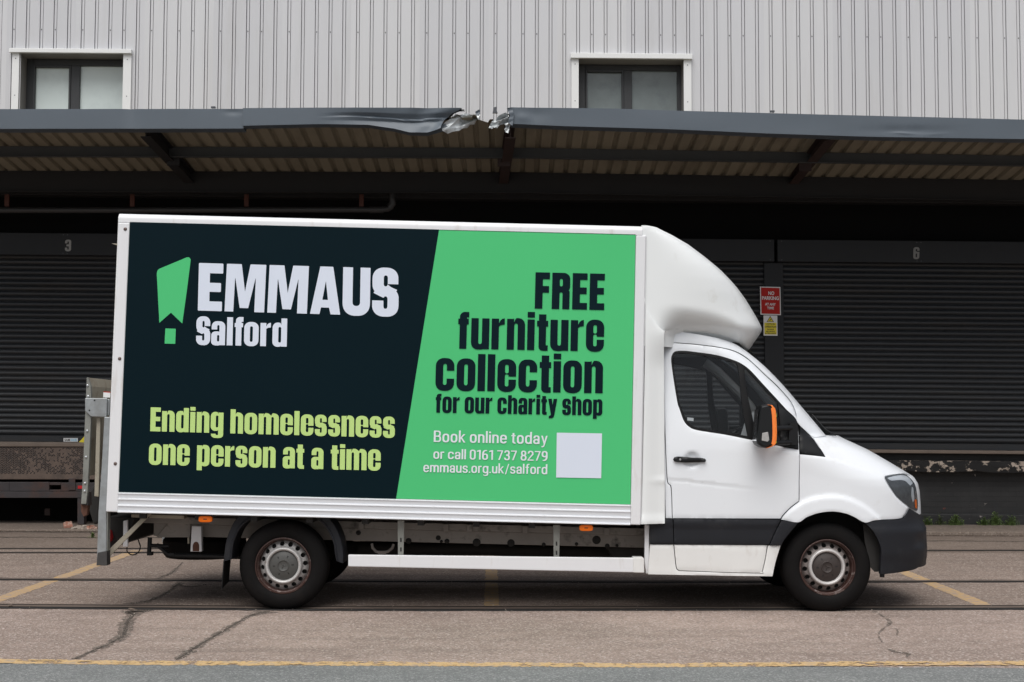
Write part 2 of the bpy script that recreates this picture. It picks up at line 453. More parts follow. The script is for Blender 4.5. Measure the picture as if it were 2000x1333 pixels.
# ------------------------------------------------------------------ objects
def tag(o, label=None, cat=None, group=None, kind=None):
    if label: o['label'] = label
    if cat: o['category'] = cat
    if group: o['group'] = group
    if kind: o['kind'] = kind
    return o
def empty(name, loc):
    o = bpy.data.objects.new(name, None)
    o.empty_display_size = 0.2
    o.location = loc
    COL.objects.link(o)
    return o
WORLD_POS = {}
def attach(o, parent):
    if parent is None:
        return
    o.parent = parent
    if parent.type == 'EMPTY':
        o.matrix_parent_inverse = Matrix.Translation(-Vector(parent.location))

def mesh_obj(name, verts, faces, mats, parent=None, mi=None, smooth=False, ang=35, bevel=0, seg=2):
    me = bpy.data.meshes.new(name)
    me.from_pydata([tuple(v) for v in verts], [], faces)
    for m_ in (mats if isinstance(mats, (list, tuple)) else [mats]):
        me.materials.append(m_)
    if mi is not None:
        me.polygons.foreach_set('material_index', mi)
    me.validate()
    if smooth:
        me.polygons.foreach_set('use_smooth', [True] * len(me.polygons))
        try:
            me.set_sharp_from_angle(angle=RAD(ang))
        except Exception:
            pass
    me.update()
    o = bpy.data.objects.new(name, me)
    COL.objects.link(o)
    attach(o, parent)
    if bevel:
        b = o.modifiers.new('bevel', 'BEVEL')
        b.width = bevel
        b.segments = seg
        b.limit_method = 'ANGLE'
        b.angle_limit = RAD(30)
        b.harden_normals = False
    return o

class MB:
    def __init__(s, xf=None):
        s.v, s.f, s.m, s.xf = [], [], [], xf
    def add(s, vs, fs, m=0):
        k = len(s.v)
        s.v += [s.xf(*p) if s.xf else Vector(p) for p in vs]
        s.f += [tuple(i + k for i in f) for f in fs]
        s.m += [m] * len(fs)
        return s
    def box(s, x0, x1, y0, y1, z0, z1, m=0):
        return s.add([(x0, y0, z0), (x1, y0, z0), (x1, y1, z0), (x0, y1, z0), (x0, y0, z1), (x1, y0, z1), (x1, y1, z1), (x0, y1, z1)],
                     [(0, 3, 2, 1), (4, 5, 6, 7), (0, 1, 5, 4), (1, 2, 6, 5), (2, 3, 7, 6), (3, 0, 4, 7)], m)
    def prism(s, pts, y0, y1, m=0):               # pts (x, z) counter-clockwise seen from -y
        n = len(pts)
        a = sum(pts[i][0] * pts[(i + 1) % n][1] - pts[(i + 1) % n][0] * pts[i][1] for i in range(n))
        if a < 0:
            pts = pts[::-1]
        vs = [(p[0], y0, p[1]) for p in pts] + [(p[0], y1, p[1]) for p in pts]
        fs = [tuple(range(n)), tuple(range(2 * n - 1, n - 1, -1))]
        fs += [(i, i + n, (i + 1) % n + n, (i + 1) % n) for i in range(n)]
        return s.add(vs, fs, m)
    def prism_px(s, pts, Y0, Y1, m=0, front=None):
        q = [W(u, v, front if front else Y0) for u, v in pts]
        return s.prism([(p.x, p.z) for p in q], Y0, Y1, m)
    def tube(s, path, r, n=10, m=0, caps=True):
        path = [Vector(p) for p in path]
        rings = []
        up = Vector((0.13, 0.31, 0.94))
        for i, p in enumerate(path):
            a = path[max(0, i - 1)]
            c = path[min(len(path) - 1, i + 1)]
            d = (c - a).normalized()
            x = d.cross(up).normalized()
            y = d.cross(x).normalized()
            rr = r[i] if isinstance(r, (list, tuple)) else r
            rings.append([p + (x * math.cos(2 * math.pi * k / n) + y * math.sin(2 * math.pi * k / n)) * rr for k in range(n)])
        vs = [q for g in rings for q in g]
        fs = []
        for i in range(len(rings) - 1):
            for k in range(n):
                fs.append((i * n + k, i * n + (k + 1) % n, (i + 1) * n + (k + 1) % n, (i + 1) * n + k))
        if caps:
            fs.append(tuple(range(n - 1, -1, -1)))
            fs.append(tuple((len(rings) - 1) * n + k for k in range(n)))
        return s.add(vs, fs, m)
    def lathe(s, prof, cx, cz, n=56, m=0, flat=None):   # prof (radius, y) around a y axis
        vs, fs = [], []
        for r, y in prof:
            for k in range(n):
                a = 2 * math.pi * k / n
                z = cz + r * math.sin(a)
                if flat is not None:
                    z = max(z, flat)
                vs.append((cx + r * math.cos(a), y, z))
        for i in range(len(prof) - 1):
            for k in range(n):
                fs.append((i * n + k, (i + 1) * n + k, (i + 1) * n + (k + 1) % n, i * n + (k + 1) % n))
        return s.add(vs, fs, m)
    def disc(s, c, r, y, n=12, m=0):
        return s.add([(c[0] + r * math.cos(2 * math.pi * k / n), y, c[1] + r * math.sin(2 * math.pi * k / n)) for k in range(n)], [tuple(range(n))], m)
    def build(s, name, mats, parent=None, **k):
        return mesh_obj(name, s.v, s.f, mats, parent, s.m, **k)

def catmull(pts, n=5, closed=True, corner=45):
    P = [np.array(p, float) for p in pts]
    N = len(P)
    out = []
    def is_corner(i):
        if not closed and (i == 0 or i == N - 1):
            return True
        a, b, c = P[i - 1], P[i], P[(i + 1) % N]
        d1, d2 = b - a, c - b
        cs = np.dot(d1, d2) / (np.linalg.norm(d1) * np.linalg.norm(d2) + 1e-9)
        return math.degrees(math.acos(max(-1, min(1, cs)))) > corner
    cn = [is_corner(i) for i in range(N)]
    for i in range(N if closed else N - 1):
        p1, p2 = P[i], P[(i + 1) % N]
        p0 = p1 - (p2 - p1) if cn[i] else P[i - 1]
        p3 = p2 + (p2 - p1) if cn[(i + 1) % N] else P[(i + 2) % N]
        for k in range(n):
            t = k / n
            q = 0.5 * ((2 * p1) + (-p0 + p2) * t + (2 * p0 - 5 * p1 + 4 * p2 - p3) * t * t + (-p0 + 3 * p1 - 3 * p2 + p3) * t ** 3)
            out.append(tuple(q))
    if not closed:
        out.append(tuple(P[-1]))
    return out
def resample(pts, mx):
    out = []
    N = len(pts)
    for i in range(N):
        a, b = np.array(pts[i]), np.array(pts[(i + 1) % N])
        k = max(1, int(math.ceil(np.linalg.norm(b - a) / mx)))
        for j in range(k):
            q = a + (b - a) * j / k
            if not out or np.linalg.norm(q - np.array(out[-1])) > mx * 0.12:
                out.append(tuple(q))
    return out
def resample_open(pts, mx):
    out = [tuple(pts[0])]
    for a, b in zip(pts[:-1], pts[1:]):
        k = max(1, int(math.ceil(math.dist(a, b) / mx)))
        out += [(a[0] + (b[0] - a[0]) * j / k, a[1] + (b[1] - a[1]) * j / k) for j in range(1, k + 1)]
    return out
def in_poly(P, poly):
    x, y = P[:, 0], P[:, 1]
    r = np.zeros(len(P), bool)
    n = len(poly)
    for i in range(n):
        x1, y1 = poly[i]
        x2, y2 = poly[(i + 1) % n]
        c = ((y1 > y) != (y2 > y))
        with np.errstate(divide='ignore', invalid='ignore'):
            xi = (x2 - x1) * (y - y1) / (y2 - y1 + 1e-30) + x1
        r ^= c & (x < xi)
    return r
def seg_dist(P, poly):
    d = np.full(len(P), 1e9)
    n = len(poly)
    for i in range(n):
        a = np.array(poly[i]); b = np.array(poly[(i + 1) % n])
        ab = b - a
        t = np.clip(((P - a) @ ab) / (ab @ ab + 1e-12), 0, 1)
        d = np.minimum(d, np.linalg.norm(P - a - t[:, None] * ab, axis=1))
    return d
def fill2d(outer, holes=(), step=6.0, creases=()):
    loops = [outer] + list(holes)
    pts, edges = [], []
    for lp in loops:
        k = len(pts)
        pts += [Vector(p) for p in lp]
        edges += [(k + i, k + (i + 1) % len(lp)) for i in range(len(lp))]
    cpts = []
    for cr in creases:
        q = [p for p in resample_open(cr, step * .8)]
        ok_ = in_poly(np.array(q), outer)
        for h in holes: ok_ &= ~in_poly(np.array(q), h)
        dd = np.min([seg_dist(np.array(q), lp) for lp in loops], axis=0)
        ok_ &= dd > step * .3
        k = None
        for i, p in enumerate(q):
            if ok_[i]:
                pts.append(Vector(p)); cpts.append(p)
                if k is not None: edges.append((k, len(pts) - 1))
                k = len(pts) - 1
            else: k = None
    O = np.array(outer)
    x0, y0 = O.min(0); x1, y1 = O.max(0)
    gx, gy = np.meshgrid(np.arange(x0 + step * .5, x1, step), np.arange(y0 + step * .5, y1, step))
    Gp = np.stack([gx.ravel(), gy.ravel()], 1)
    if len(Gp):
        ok = in_poly(Gp, outer)
        for h in holes:
            ok &= ~in_poly(Gp, h)
        Gp = Gp[ok]
        if len(Gp):
            d = np.min([seg_dist(Gp, lp) for lp in loops], axis=0)
            if cpts:
                C_ = np.array(cpts)
                d = np.minimum(d, np.sqrt(((Gp[:, None, :] - C_[None]) ** 2).sum(-1)).min(1))
            Gp = Gp[d > step * 0.42]
            pts += [Vector(p) for p in Gp]
    vs, es, fs = delaunay_2d_cdt(pts, edges, [], 0, 1e-7)[:3]
    V = np.array([tuple(p) for p in vs])
    T = np.array([f for f in fs if len(f) == 3])
    C = V[T].mean(1)
    ok = in_poly(C, outer)
    for h in holes:
        ok &= ~in_poly(C, h)
    T = T[ok]
    cnt = {}
    for t in T:
        for i in range(3):
            a, b = int(t[i]), int(t[(i + 1) % 3])
            cnt[(a, b)] = 1
    bd = [(a, b) for (a, b) in cnt if (b, a) not in cnt]
    return V, [tuple(int(i) for i in t) for t in T], bd
def panel(name, outer, surf, m, parent, holes=(), step=6.0, depth=0.03, edge=0.004, disp=None, mirror=None, raw=False, smooth=True, off=0.0, ang=45, creases=(), corner=45):
    """a skin cut to an outline, laid on a curved surface, with a turned-in rim"""
    if not raw:
        outer = resample(catmull(outer, corner=corner), step * 0.75)
        holes = [resample(catmull(h, corner=62), step * 0.75) for h in holes]
    V, T, bd = fill2d(outer, holes, step, creases)
    bset = {i for e in bd for i in e}
    P = []
    for i, (u, v) in enumerate(V):
        p = surf(u, v).copy()
        p.y += off
        if disp:
            p.y -= disp(u, v)
        if i in bset:
            p.y += edge
        P.append(p)
    fs = [t[::-1] for t in T]
    if depth:
        mp = {}
        for i in bset:
            mp[i] = len(P)
            q = P[i].copy(); q.y += depth
            P.append(q)
        for a, b in bd:
            fs.append((a, b, mp[b], mp[a]))
    if mirror is not None:
        for p in P:
            p.y = 2 * mirror - p.y
        fs = [f[::-1] for f in fs]
    return mesh_obj(name, P, fs, m, parent, smooth=smooth, ang=ang)
def ellipse(cx, cy, rx, ry, n=28, p=2.0, a0=0):
    o = []
    for k in range(n):
        a = 2 * math.pi * k / n + a0
        c, s = math.cos(a), math.sin(a)
        o.append((cx + rx * math.copysign(abs(c) ** (2 / p), c), cy + ry * math.copysign(abs(s) ** (2 / p), s)))
    return o
def smoothstep(a, b, x):
    t = max(0.0, min(1.0, (x - a) / (b - a)))
    return t * t * (3 - 2 * t)
def bumpf(x, c, s):
    return math.exp(-((x - c) / s) ** 2)

# ------------------------------------------------------------------ lettering
GX = None
def f_box(x0, y0, x1, y1):
    def g(X, Y):
        return np.maximum(np.abs(X - (x0 + x1) / 2) - (x1 - x0) / 2, np.abs(Y - (y0 + y1) / 2) - (y1 - y0) / 2)
    return g
def f_rr(x0, y0, x1, y1, rx, ry=None, e=2.25):
    ry = ry or rx
    def g(X, Y):
        dx = np.abs(X - (x0 + x1) / 2) - (x1 - x0) / 2 + rx
        dy = np.abs(Y - (y0 + y1) / 2) - (y1 - y0) / 2 + ry
        q = (np.power(np.maximum(dx, 0) / rx, e) + np.power(np.maximum(dy, 0) / ry, e)) ** (1 / e) - 1
        return np.where((dx > 0) & (dy > 0), q * min(rx, ry), np.maximum(dx - rx, dy - ry))
    return g
def f_pg(pts):
    def g(X, Y):
        P = np.stack([X.ravel(), Y.ravel()], 1)
        d = seg_dist(P, pts)
        return np.where(in_poly(P, pts), -d, d).reshape(X.shape)
    return g
def uni(*a):
    return lambda X, Y: np.minimum.reduce([q(X, Y) for q in a])
def sub(a, *b):
    return lambda X, Y: np.maximum.reduce([a(X, Y)] + [-q(X, Y) for q in b])
def inter(*a):
    return lambda X, Y: np.maximum.reduce([q(X, Y) for q in a])
SW, RS, WD = 23.5, 35.0, 58.5
O_ = f_rr(0, -1.5, WD, 101.5, 28, 27)
CT = f_rr(SW, 17, RS, 83, 5.5, 7)
ARCH = sub(f_rr(12, 0, WD, 101.5, 23, 23), f_box(-5, -20, SW, 130))
NC = f_rr(SW, -60, RS, 84, 5.5, 7)
NOTCH = f_pg([(SW - 1, 102), (SW + 7, 102), (SW + 2, 96), (SW, 88), (SW - 1, 88)])
GL = {
 'o': (sub(O_, CT), WD),
 'c': (sub(O_, CT, f_box(RS - 1, 37, 80, 62)), WD),
 'e': (sub(O_, f_rr(SW, 57, RS, 84, 5, 6), f_rr(SW, 16, RS, 54, 5, 6), f_box(RS - 2, 37.5, 80, 47)), WD),
 'n': (sub(uni(f_box(0, 0, SW, 98.5), sub(inter(f_rr(6, -60, WD, 101.5, 24, 25), f_box(SW - 3, 0, 90, 130)), NC)), NOTCH), WD),
 'u': (uni(f_box(RS, 0, WD, 98.5), sub(inter(f_rr(0, -1.5, WD - 6, 180, 24, 25), f_box(0, -5, RS + 4, 98.5)), f_rr(SW, 16, RS, 180, 5.5, 7), f_box(RS + 3, -5, 90, 10))), WD),
 'r': (uni(f_box(0, 0, SW, 98.5), f_pg([(20, 70), (24, 74), (30, 78), (42, 80), (42, 100), (34, 98), (28, 93), (24, 84), (20, 80)])), 42),
 'i': (uni(f_box(0, 0, SW, 98), f_box(0, 104, SW, 122)), SW),
 'l': (f_box(0, 0, SW, 116), SW),
 't': (uni(f_box(6, 14, 29.5, 115), f_box(0, 76, 36, 94.5), inter(f_rr(6, -1.5, 60, 60, 15, 15), f_box(6, -2, 36, 16)), inter(f_rr(6, -1.5, 60, 60, 15, 15), f_box(6, -2, 29.5, 30))), 36),
 'f': (uni(f_box(5, 0, 28, 95), f_box(0, 78, 34, 96), inter(f_rr(5, 60, 70, 118, 18, 18), f_box(5, 60, 28, 120)), inter(f_rr(5, 60, 70, 118, 18, 18), f_box(20, 101, 35, 120))), 35),
 'h': (sub(uni(f_box(0, 0, SW, 116), sub(inter(f_rr(6, -60, WD, 101.5, 24, 25), f_box(SW - 3, 0, 90, 130)), NC)), f_pg([(SW, 102), (SW + 7, 102), (SW + 2, 96), (SW, 88)])), WD),
 'd': (sub(uni(f_rr(0, -1.5, 44, 101.5, 22, 24), f_box(RS, 0, WD, 116)), CT, f_pg([(RS, 108), (RS, 90), (RS - 2, 97), (RS - 8, 106)])), WD),
 'p': (sub(uni(f_rr(14, -1.5, WD, 101.5, 22, 24), f_box(0, -21, SW, 98.5)), CT, f_pg([(SW, 108), (SW, 90), (SW + 2, 97), (SW + 8, 106)])), WD),
 'a': (uni(sub(f_rr(1, 40, 56, 101.5, 24, 24), f_rr(SW, 20, 32.5, 85, 4.5, 6), f_box(-2, 30, 32.5, 66)), f_box(32.5, 0, 56, 72),
           sub(f_rr(0, -1.5, 44, 58, 19, 17), f_rr(SW, 15, 32.5, 43, 4.5, 6), f_box(32.5, -5, 80, 0))), 56),
 's': (sub(uni(sub(f_rr(0, 43, 54, 101.5, 25, 24), f_rr(SW, 62, 32, 85, 4, 6)), sub(f_rr(0, -1.5, 55, 60, 25, 24), f_rr(SW, 15, 32, 41, 4, 6))),
           f_pg([(32, 67), (80, 67), (80, 48), (55, 54), (40, 60), (32, 66)]), f_pg([(SW, 32), (-9, 32), (-9, 56), (2, 48), (14, 42), (SW, 38)])), 55),
 'm': (sub(uni(f_box(0, 0, SW, 98.5), sub(inter(f_rr(6, -60, WD, 101.5, 24, 25), f_box(SW - 3, 0, 90, 130)), NC),
               sub(inter(f_rr(41, -60, WD + 35, 101.5, 24, 25), f_box(RS + SW - 3, 0, 120, 130)), f_rr(WD, -60, WD + 11.5, 84, 5.5, 7))), NOTCH,
               f_pg([(WD - 1, 103), (WD + 7, 103), (WD + 2, 96), (WD, 88), (WD - 2, 94), (WD - 6, 103)])), WD + 35),
 'g': (sub(uni(f_rr(0, 10, 44, 101.5, 22, 24), f_box(RS, -2, WD, 98.5), sub(f_rr(2, -24, WD, 40, 22, 18), f_box(-3, -4, RS, 60))), f_rr(SW, 27, RS, 84, 5, 6), f_rr(SW, -10, RS, 10, 4, 5), f_pg([(RS, 108), (RS, 90), (RS - 2, 97), (RS - 8, 106)])), WD),
 'y': (uni(f_pg([(34, 98.5), (57, 98.5), (40, -4), (35, -16), (26, -22), (6, -22), (6, -7), (14, -6), (18, 0), (22, 20)]), f_pg([(0, 98.5), (23, 98.5), (31, 35), (33, 15), (19, 0)])), 57),
 'E': (uni(f_box(0, 0, 24, 115), f_box(0, 0, 47, 21), f_box(0, 49, 45, 70), f_box(0, 94, 47, 115)), 47),
 'F': (uni(f_box(0, 0, 24, 115), f_box(0, 51, 44, 72), f_box(0, 94, 46, 115)), 46),
 'R': (sub(uni(f_box(0, 0, 24, 115), inter(f_rr(-20, 52, 57, 115, 23, 22), f_box(0, 40, 60, 120)), f_rr(0, 30, 56, 66, 14, 12), f_box(33.5, 0, 56, 50)), f_rr(24, 72, 33.5, 96, 4, 6), f_rr(24, -60, 33.5, 53, 4, 5), f_pg([(60, 66), (60, 54), (52, 60)])), 57),
}
GE = {   # the wider capitals of the logo, cap height 100
 'E': (uni(f_rr(0, 0, 24, 100, 2), f_rr(0, 0, 51, 20, 2), f_rr(0, 40, 48, 59, 2), f_rr(0, 79, 52, 100, 2)), 52),
 'M': (f_pg([(0, 0), (18.5, 0), (21, 74), (32, 8), (50, 8), (65, 74), (63, 0), (84, 0), (86.5, 100), (53, 100), (42.5, 42), (34.5, 100), (3, 100)]), 86),
 'A': (sub(f_pg([(0, 0), (20, 0), (23, 14), (40, 14), (43.5, 0), (64, 0), (47.5, 100), (20, 100)]), f_pg([(25.5, 30), (37.5, 30), (32.5, 70)])), 64),
 'U': (sub(inter(f_rr(0, -1.5, 58, 180, 27, 27), f_box(0, -5, 58, 100)), f_rr(21, 19, 37, 180, 8, 8)), 58),
 'S': (lambda X, Y: GL['s'][0](X * 55 / 56, Y), 56),
}
GN = {   # door numbers
 '6': (sub(f_rr(0, -1, 56, 116, 26, 24), f_rr(21.5, 74, 34.5, 98, 5, 6), f_box(33, 70, 80, 80), f_rr(21.5, 17, 34.5, 54, 5, 6)), 56),
 '3': (sub(f_rr(0, -1, 56, 116, 26, 24), f_rr(21.5, 68, 34.5, 98, 5, 6), f_rr(21.5, 17, 34.5, 49, 5, 6), f_box(-9, 36, 13, 79), f_box(12, 36, 23, 49), f_box(12, 68, 23, 79), f_pg([(70, 66), (70, 50), (50, 58)])), 56),
}
def thin_face(s=17.0, b=15.0):
    """a plain condensed sans: x-height 100, capitals 136"""
    w_ = 74.0
    rx, ri = 33, 19
    def ring(x0, y0, x1, y1, r=rx, i=ri):
        return sub(f_rr(x0, y0, x1, y1, min(r, (x1 - x0) / 2), min(38, (y1 - y0) / 2)), f_rr(x0 + s, y0 + b, x1 - s, y1 - b, min(i, (x1 - x0) / 2 - s), min(26, (y1 - y0) / 2 - b)))
    o = ring(0, -2, w_, 102)
    B = f_box
    arch = lambda x0, x1: sub(inter(f_rr(x0 - 8, -99, x1, 102, 30, 32), B(x0 + 4, 0, 900, 200)), f_rr(x0 + s, -99, x1 - s, 86, 18, 20))
    half = lambda x0, y0, x1, y1: ring(x0, y0, x1, y1)
    g = {
     'o': (o, w_), 'c': (sub(o, B(w_ / 2, 34, 99, 67)), w_ - 2),
     'e': (sub(uni(o, B(8, 44, w_ - 3, 58)), B(w_ / 2, 26, 99, 44)), w_ - 1),
     'n': (uni(B(0, 0, s, 100), arch(0, 70)), 70), 'h': (uni(B(0, 0, s, 142), arch(0, 70)), 70),
     'm': (uni(B(0, 0, s, 100), arch(0, 66), arch(49, 115)), 115),
     'u': (uni(B(70 - s, 0, 70, 100), lambda X, Y: arch(0, 70)(70 - X, 100 - Y)), 70),
     'r': (uni(B(0, 0, s, 100), sub(inter(f_rr(-8, -99, 80, 102, 40, 40), B(s - 4, 70, 46, 110)), f_rr(-20, -99, 70, 84, 34, 34))), 46),
     'l': (B(0, 0, s, 142), s), 'i': (uni(B(0, 0, s, 100), f_rr(-1, 117, s + 1, 137, 9)), s),
     't': (uni(B(13, 20, 13 + s, 125), B(0, 86, 46, 100), sub(inter(f_rr(13, -2, 80, 90, 26, 24), B(0, -3, 47, 30)), f_rr(13 + s, 13, 80, 99, 12, 12))), 47),
     'f': (uni(B(13, 0, 13 + s, 110), B(0, 86, 46, 100), sub(inter(f_rr(13, 60, 90, 143, 28, 28), B(0, 100, 50, 150)), f_rr(13 + s, 40, 90, 128, 14, 14))), 50),
     'd': (uni(o, B(w_ - s, 0, w_, 142)), w_), 'b': (uni(o, B(0, 0, s, 142)), w_), 'p': (uni(o, B(0, -38, s, 100)), w_),
     'g': (uni(o, B(w_ - s, 0, w_, 100), sub(inter(f_rr(4, -40, w_, 60, 32, 30), B(0, -45, 99, 4)), f_rr(4 + s - 14, -26, w_ - s, 60, 18, 18), B(-5, -22, 18, 9))), w_),
     'a': (uni(sub(inter(f_rr(2, 20, 69, 102, 30, 30), B(0, 66, 99, 120)), f_rr(2 + s, 0, 69 - s, 88, 16, 18)), B(69 - s, 0, 69, 75), ring(0, -2, 69, 60, 28, 14)), 70),
     's': (uni(sub(ring(1, 44, 67, 102, 30, 16), B(34, 30, 99, 72)), sub(ring(0, -2, 68, 58, 30, 16), B(-9, 28, 34, 99)), f_box(24, 43, 46, 59)), 68),
     'k': (uni(B(0, 0, s, 142), f_pg([(s, 38), (s, 60), (49, 100), (71, 100), (36, 58), (73, 0), (52, 0), (25, 46)])), 72),
     'y': (uni(f_pg([(0, 100), (19, 100), (37, 30), (42, 4), (30, 0)]), f_pg([(71, 100), (53, 100), (34, 24), (28, -8), (22, -22), (5, -24), (5, -38), (22, -39), (36, -28), (43, -8)])), 71),
     'B': (uni(B(0, 0, s + 1, 136), sub(inter(f_rr(-40, 62, 76, 136, 30, 32), B(0, 60, 99, 140)), f_rr(-40, 77, 58, 121, 18, 20)), sub(inter(f_rr(-40, 0, 80, 77, 32, 34), B(0, -1, 99, 80)), f_rr(-40, 15, 62, 62, 18, 20))), 80),
     '0': (ring(0, -2, 74, 138), 74), '1': (uni(B(28, 0, 28 + s, 136), f_pg([(28, 136), (44, 136), (30, 116), (0, 106), (0, 122)])), 52),
     '7': (uni(B(0, 121, 72, 136), f_pg([(72, 124), (54, 124), (14, 0), (33, 0)])), 72),
     '8': (uni(ring(4, 62, 70, 138, 30, 16), ring(0, -2, 74, 77, 32, 18)), 74),
     '6': (uni(ring(0, -2, 74, 86, 32, 18), sub(inter(f_rr(0, -2, 90, 137, 44, 60), B(0, 30, 60, 140)), f_rr(s, -2, 99, 122, 30, 56))), 74),
     '3': (sub(uni(ring(2, 62, 70, 138, 30, 17), ring(0, -2, 73, 77, 32, 18)), B(-9, 34, 26, 104), B(-9, 34, 20, 100)), 73),
     '2': (uni(B(0, 0, 74, 15), f_pg([(0, 15), (0, 13), (16, 13), (68, 82), (56, 96)]), sub(ring(0, 58, 72, 138, 32, 18), B(-9, 30, 99, 78), B(-9, 60, 36, 98))), 74),
     '.': (f_rr(0, 0, 20, 19, 8), 20), '/': (f_pg([(0, -14), (14, -14), (54, 136), (40, 136)]), 54),
    }
    g['9'] = (lambda X, Y: g['6'][0](74 - X, 136 - Y), 74)
    return g
GT = thin_face(20.0, 17.0)
_gc = {}
def contours(fn, x0, x1, y0, y1, h=1.0):
    xs = np.arange(x0, x1 + h, h); ys = np.arange(y0, y1 + h, h)
    X, Y = np.meshgrid(xs, ys)
    Z = fn(X, Y)
    Z = np.where(np.abs(Z) < 1e-6, 1e-6, Z)
    ins = Z < 0
    nxt = {}
    c = ins[:-1, :-1] * 1 + ins[:-1, 1:] * 2 + ins[1:, 1:] * 4 + ins[1:, :-1] * 8
    def ept(i, j, e):
        if e == 0: a, b = (i, j), (i, j + 1)
        elif e == 1: a, b = (i, j + 1), (i + 1, j + 1)
        elif e == 2: a, b = (i + 1, j), (i + 1, j + 1)
        else: a, b = (i, j), (i + 1, j)
        za, zb = Z[a], Z[b]
        t = za / (za - zb)
        return (a, b), (xs[a[1]] + (xs[b[1]] - xs[a[1]]) * t, ys[a[0]] + (ys[b[0]] - ys[a[0]]) * t)
    TB = {1: [(3, 0)], 2: [(0, 1)], 3: [(3, 1)], 4: [(1, 2)], 5: [(3, 2), (1, 0)], 6: [(0, 2)], 7: [(3, 2)], 8: [(2, 3)], 9: [(2, 0)], 10: [(0, 3), (2, 1)], 11: [(2, 1)], 12: [(1, 3)], 13: [(1, 0)], 14: [(0, 3)]}
    pos = {}
    for i, j in zip(*np.nonzero((c > 0) & (c < 15))):
        for e1, e2 in TB[int(c[i, j])]:
            k1, p1 = ept(i, j, e1); k2, p2 = ept(i, j, e2)
            nxt[k1] = k2; pos[k1] = p1; pos[k2] = p2
    loops = []
    while nxt:
        s = next(iter(nxt)); k = s; lp = []
        while k in nxt:
            lp.append(pos[k]); k = nxt.pop(k)
        if len(lp) > 5:
            loops.append(simplify(lp))
    return loops
def simplify(lp, tol=0.16):
    def dp(a):
        if len(a) < 3: return a
        p, q = np.array(a[0]), np.array(a[-1])
        d = q - p; L_ = np.hypot(*d) + 1e-9
        A = np.array(a) - p
        dist = np.abs(A[:, 0] * d[1] - A[:, 1] * d[0]) / L_
        k = int(dist.argmax())
        if dist[k] < tol: return [a[0], a[-1]]
        return dp(a[:k + 1])[:-1] + dp(a[k:])
    k = len(lp) // 2
    return dp(lp[:k + 1])[:-1] + dp(lp[k:] + [lp[0]])[:-1]
def glyph(ch, S_):
    key = (ch, id(S_))
    if key not in _gc:
        fn, w_ = S_[ch]
        _gc[key] = (contours(fn, -4.5, w_ + 5.5, -44.5, 148.5), w_)
    return _gc[key]
def curve_mesh(loops):
    """fill closed outlines (holes by winding parity) and return verts, faces"""
    cu = bpy.data.curves.new('tmp', 'CURVE')
    cu.dimensions = '2D'
    cu.fill_mode = 'BOTH'
    for lp in loops:
        sp = cu.splines.new('POLY')
        sp.points.add(len(lp) - 1)
        for p, q in zip(sp.points, lp):
            p.co = (q[0], q[1], 0, 1)
        sp.use_cyclic_u = True
    return _to_mesh(cu)
def _to_mesh(cu):
    o = bpy.data.objects.new('tmp', cu)
    COL.objects.link(o)
    dg = bpy.context.evaluated_depsgraph_get()
    dg.update()
    me = bpy.data.meshes.new_from_object(o.evaluated_get(dg))
    vs = [tuple(v.co) for v in me.vertices]
    fs = [tuple(p.vertices) for p in me.polygons]
    bpy.data.objects.remove(o)
    bpy.data.meshes.remove(me)
    return vs, fs
def line_of(text, S_, gap=7.5, space=24):
    vs, fs, x = [], [], 0.0
    cache = {}
    for ch in text:
        if ch == ' ':
            x += space; continue
        lp, w_ = glyph(ch, S_)
        if ch not in cache:
            cache[ch] = curve_mesh(lp)
        v, f = cache[ch]
        k = len(vs)
        vs += [(p[0] + x, p[1]) for p in v]
        fs += [tuple(i + k for i in q) for q in f]
        x += w_ + gap
    return vs, fs, x - gap
def font_line(text, offset=0.0, spacing=1.0):
    cu = bpy.data.curves.new('tmp', 'FONT')
    cu.body = text
    cu.size = 1.0
    cu.offset = offset
    cu.space_character = spacing
    cu.fill_mode = 'BOTH'
    cu.resolution_u = 4
    return _to_mesh(cu)
_cap = max(p[1] for p in font_line('H')[0])
def letter_obj(name, vs, fs, place, m, parent):
    P = [place(x, y) for x, y in vs]
    # faces must look towards -y
    out = []
    for f in fs:
        a, b, c = P[f[0]], P[f[1]], P[f[2]]
        out.append(f if (b - a).cross(c - a).y < 0 else f[::-1])
    return mesh_obj(name, P, out, m, parent)
def word(name, text, S_, p0, p1, hpx, Y, m, parent, gap=7.5, space=24, hunit=100.0):
    """text between two baseline pixels on the plane y = Y"""
    vs, fs, w_ = line_of(text, S_, gap, space)
    A, B = W(*p0, Y), W(*p1, Y)
    up = W(p0[0] + hpx * 0.0245, p0[1] - hpx, Y) - W(*p0, Y)
    return letter_obj(name, vs, fs, lambda x, y: A + (B - A) * (x / w_) + up * (y / hunit), m, parent)
def small_word(name, text, p0, p1, cap, Y, m, parent, offset=0.012, lean=0.0245):
    vs, fs = font_line(text, offset)
    x0 = min(p[0] for p in vs); x1 = max(p[0] for p in vs)
    A, B = W(*p0, Y), W(*p1, Y)
    up = W(p0[0] + cap * lean, p0[1] - cap, Y) - W(*p0, Y)
    return letter_obj(name, [(p[0], p[1]) for p in vs], fs, lambda x, y: A + (B - A) * ((x - x0) / (x1 - x0)) + up * (y / _cap), m, parent)

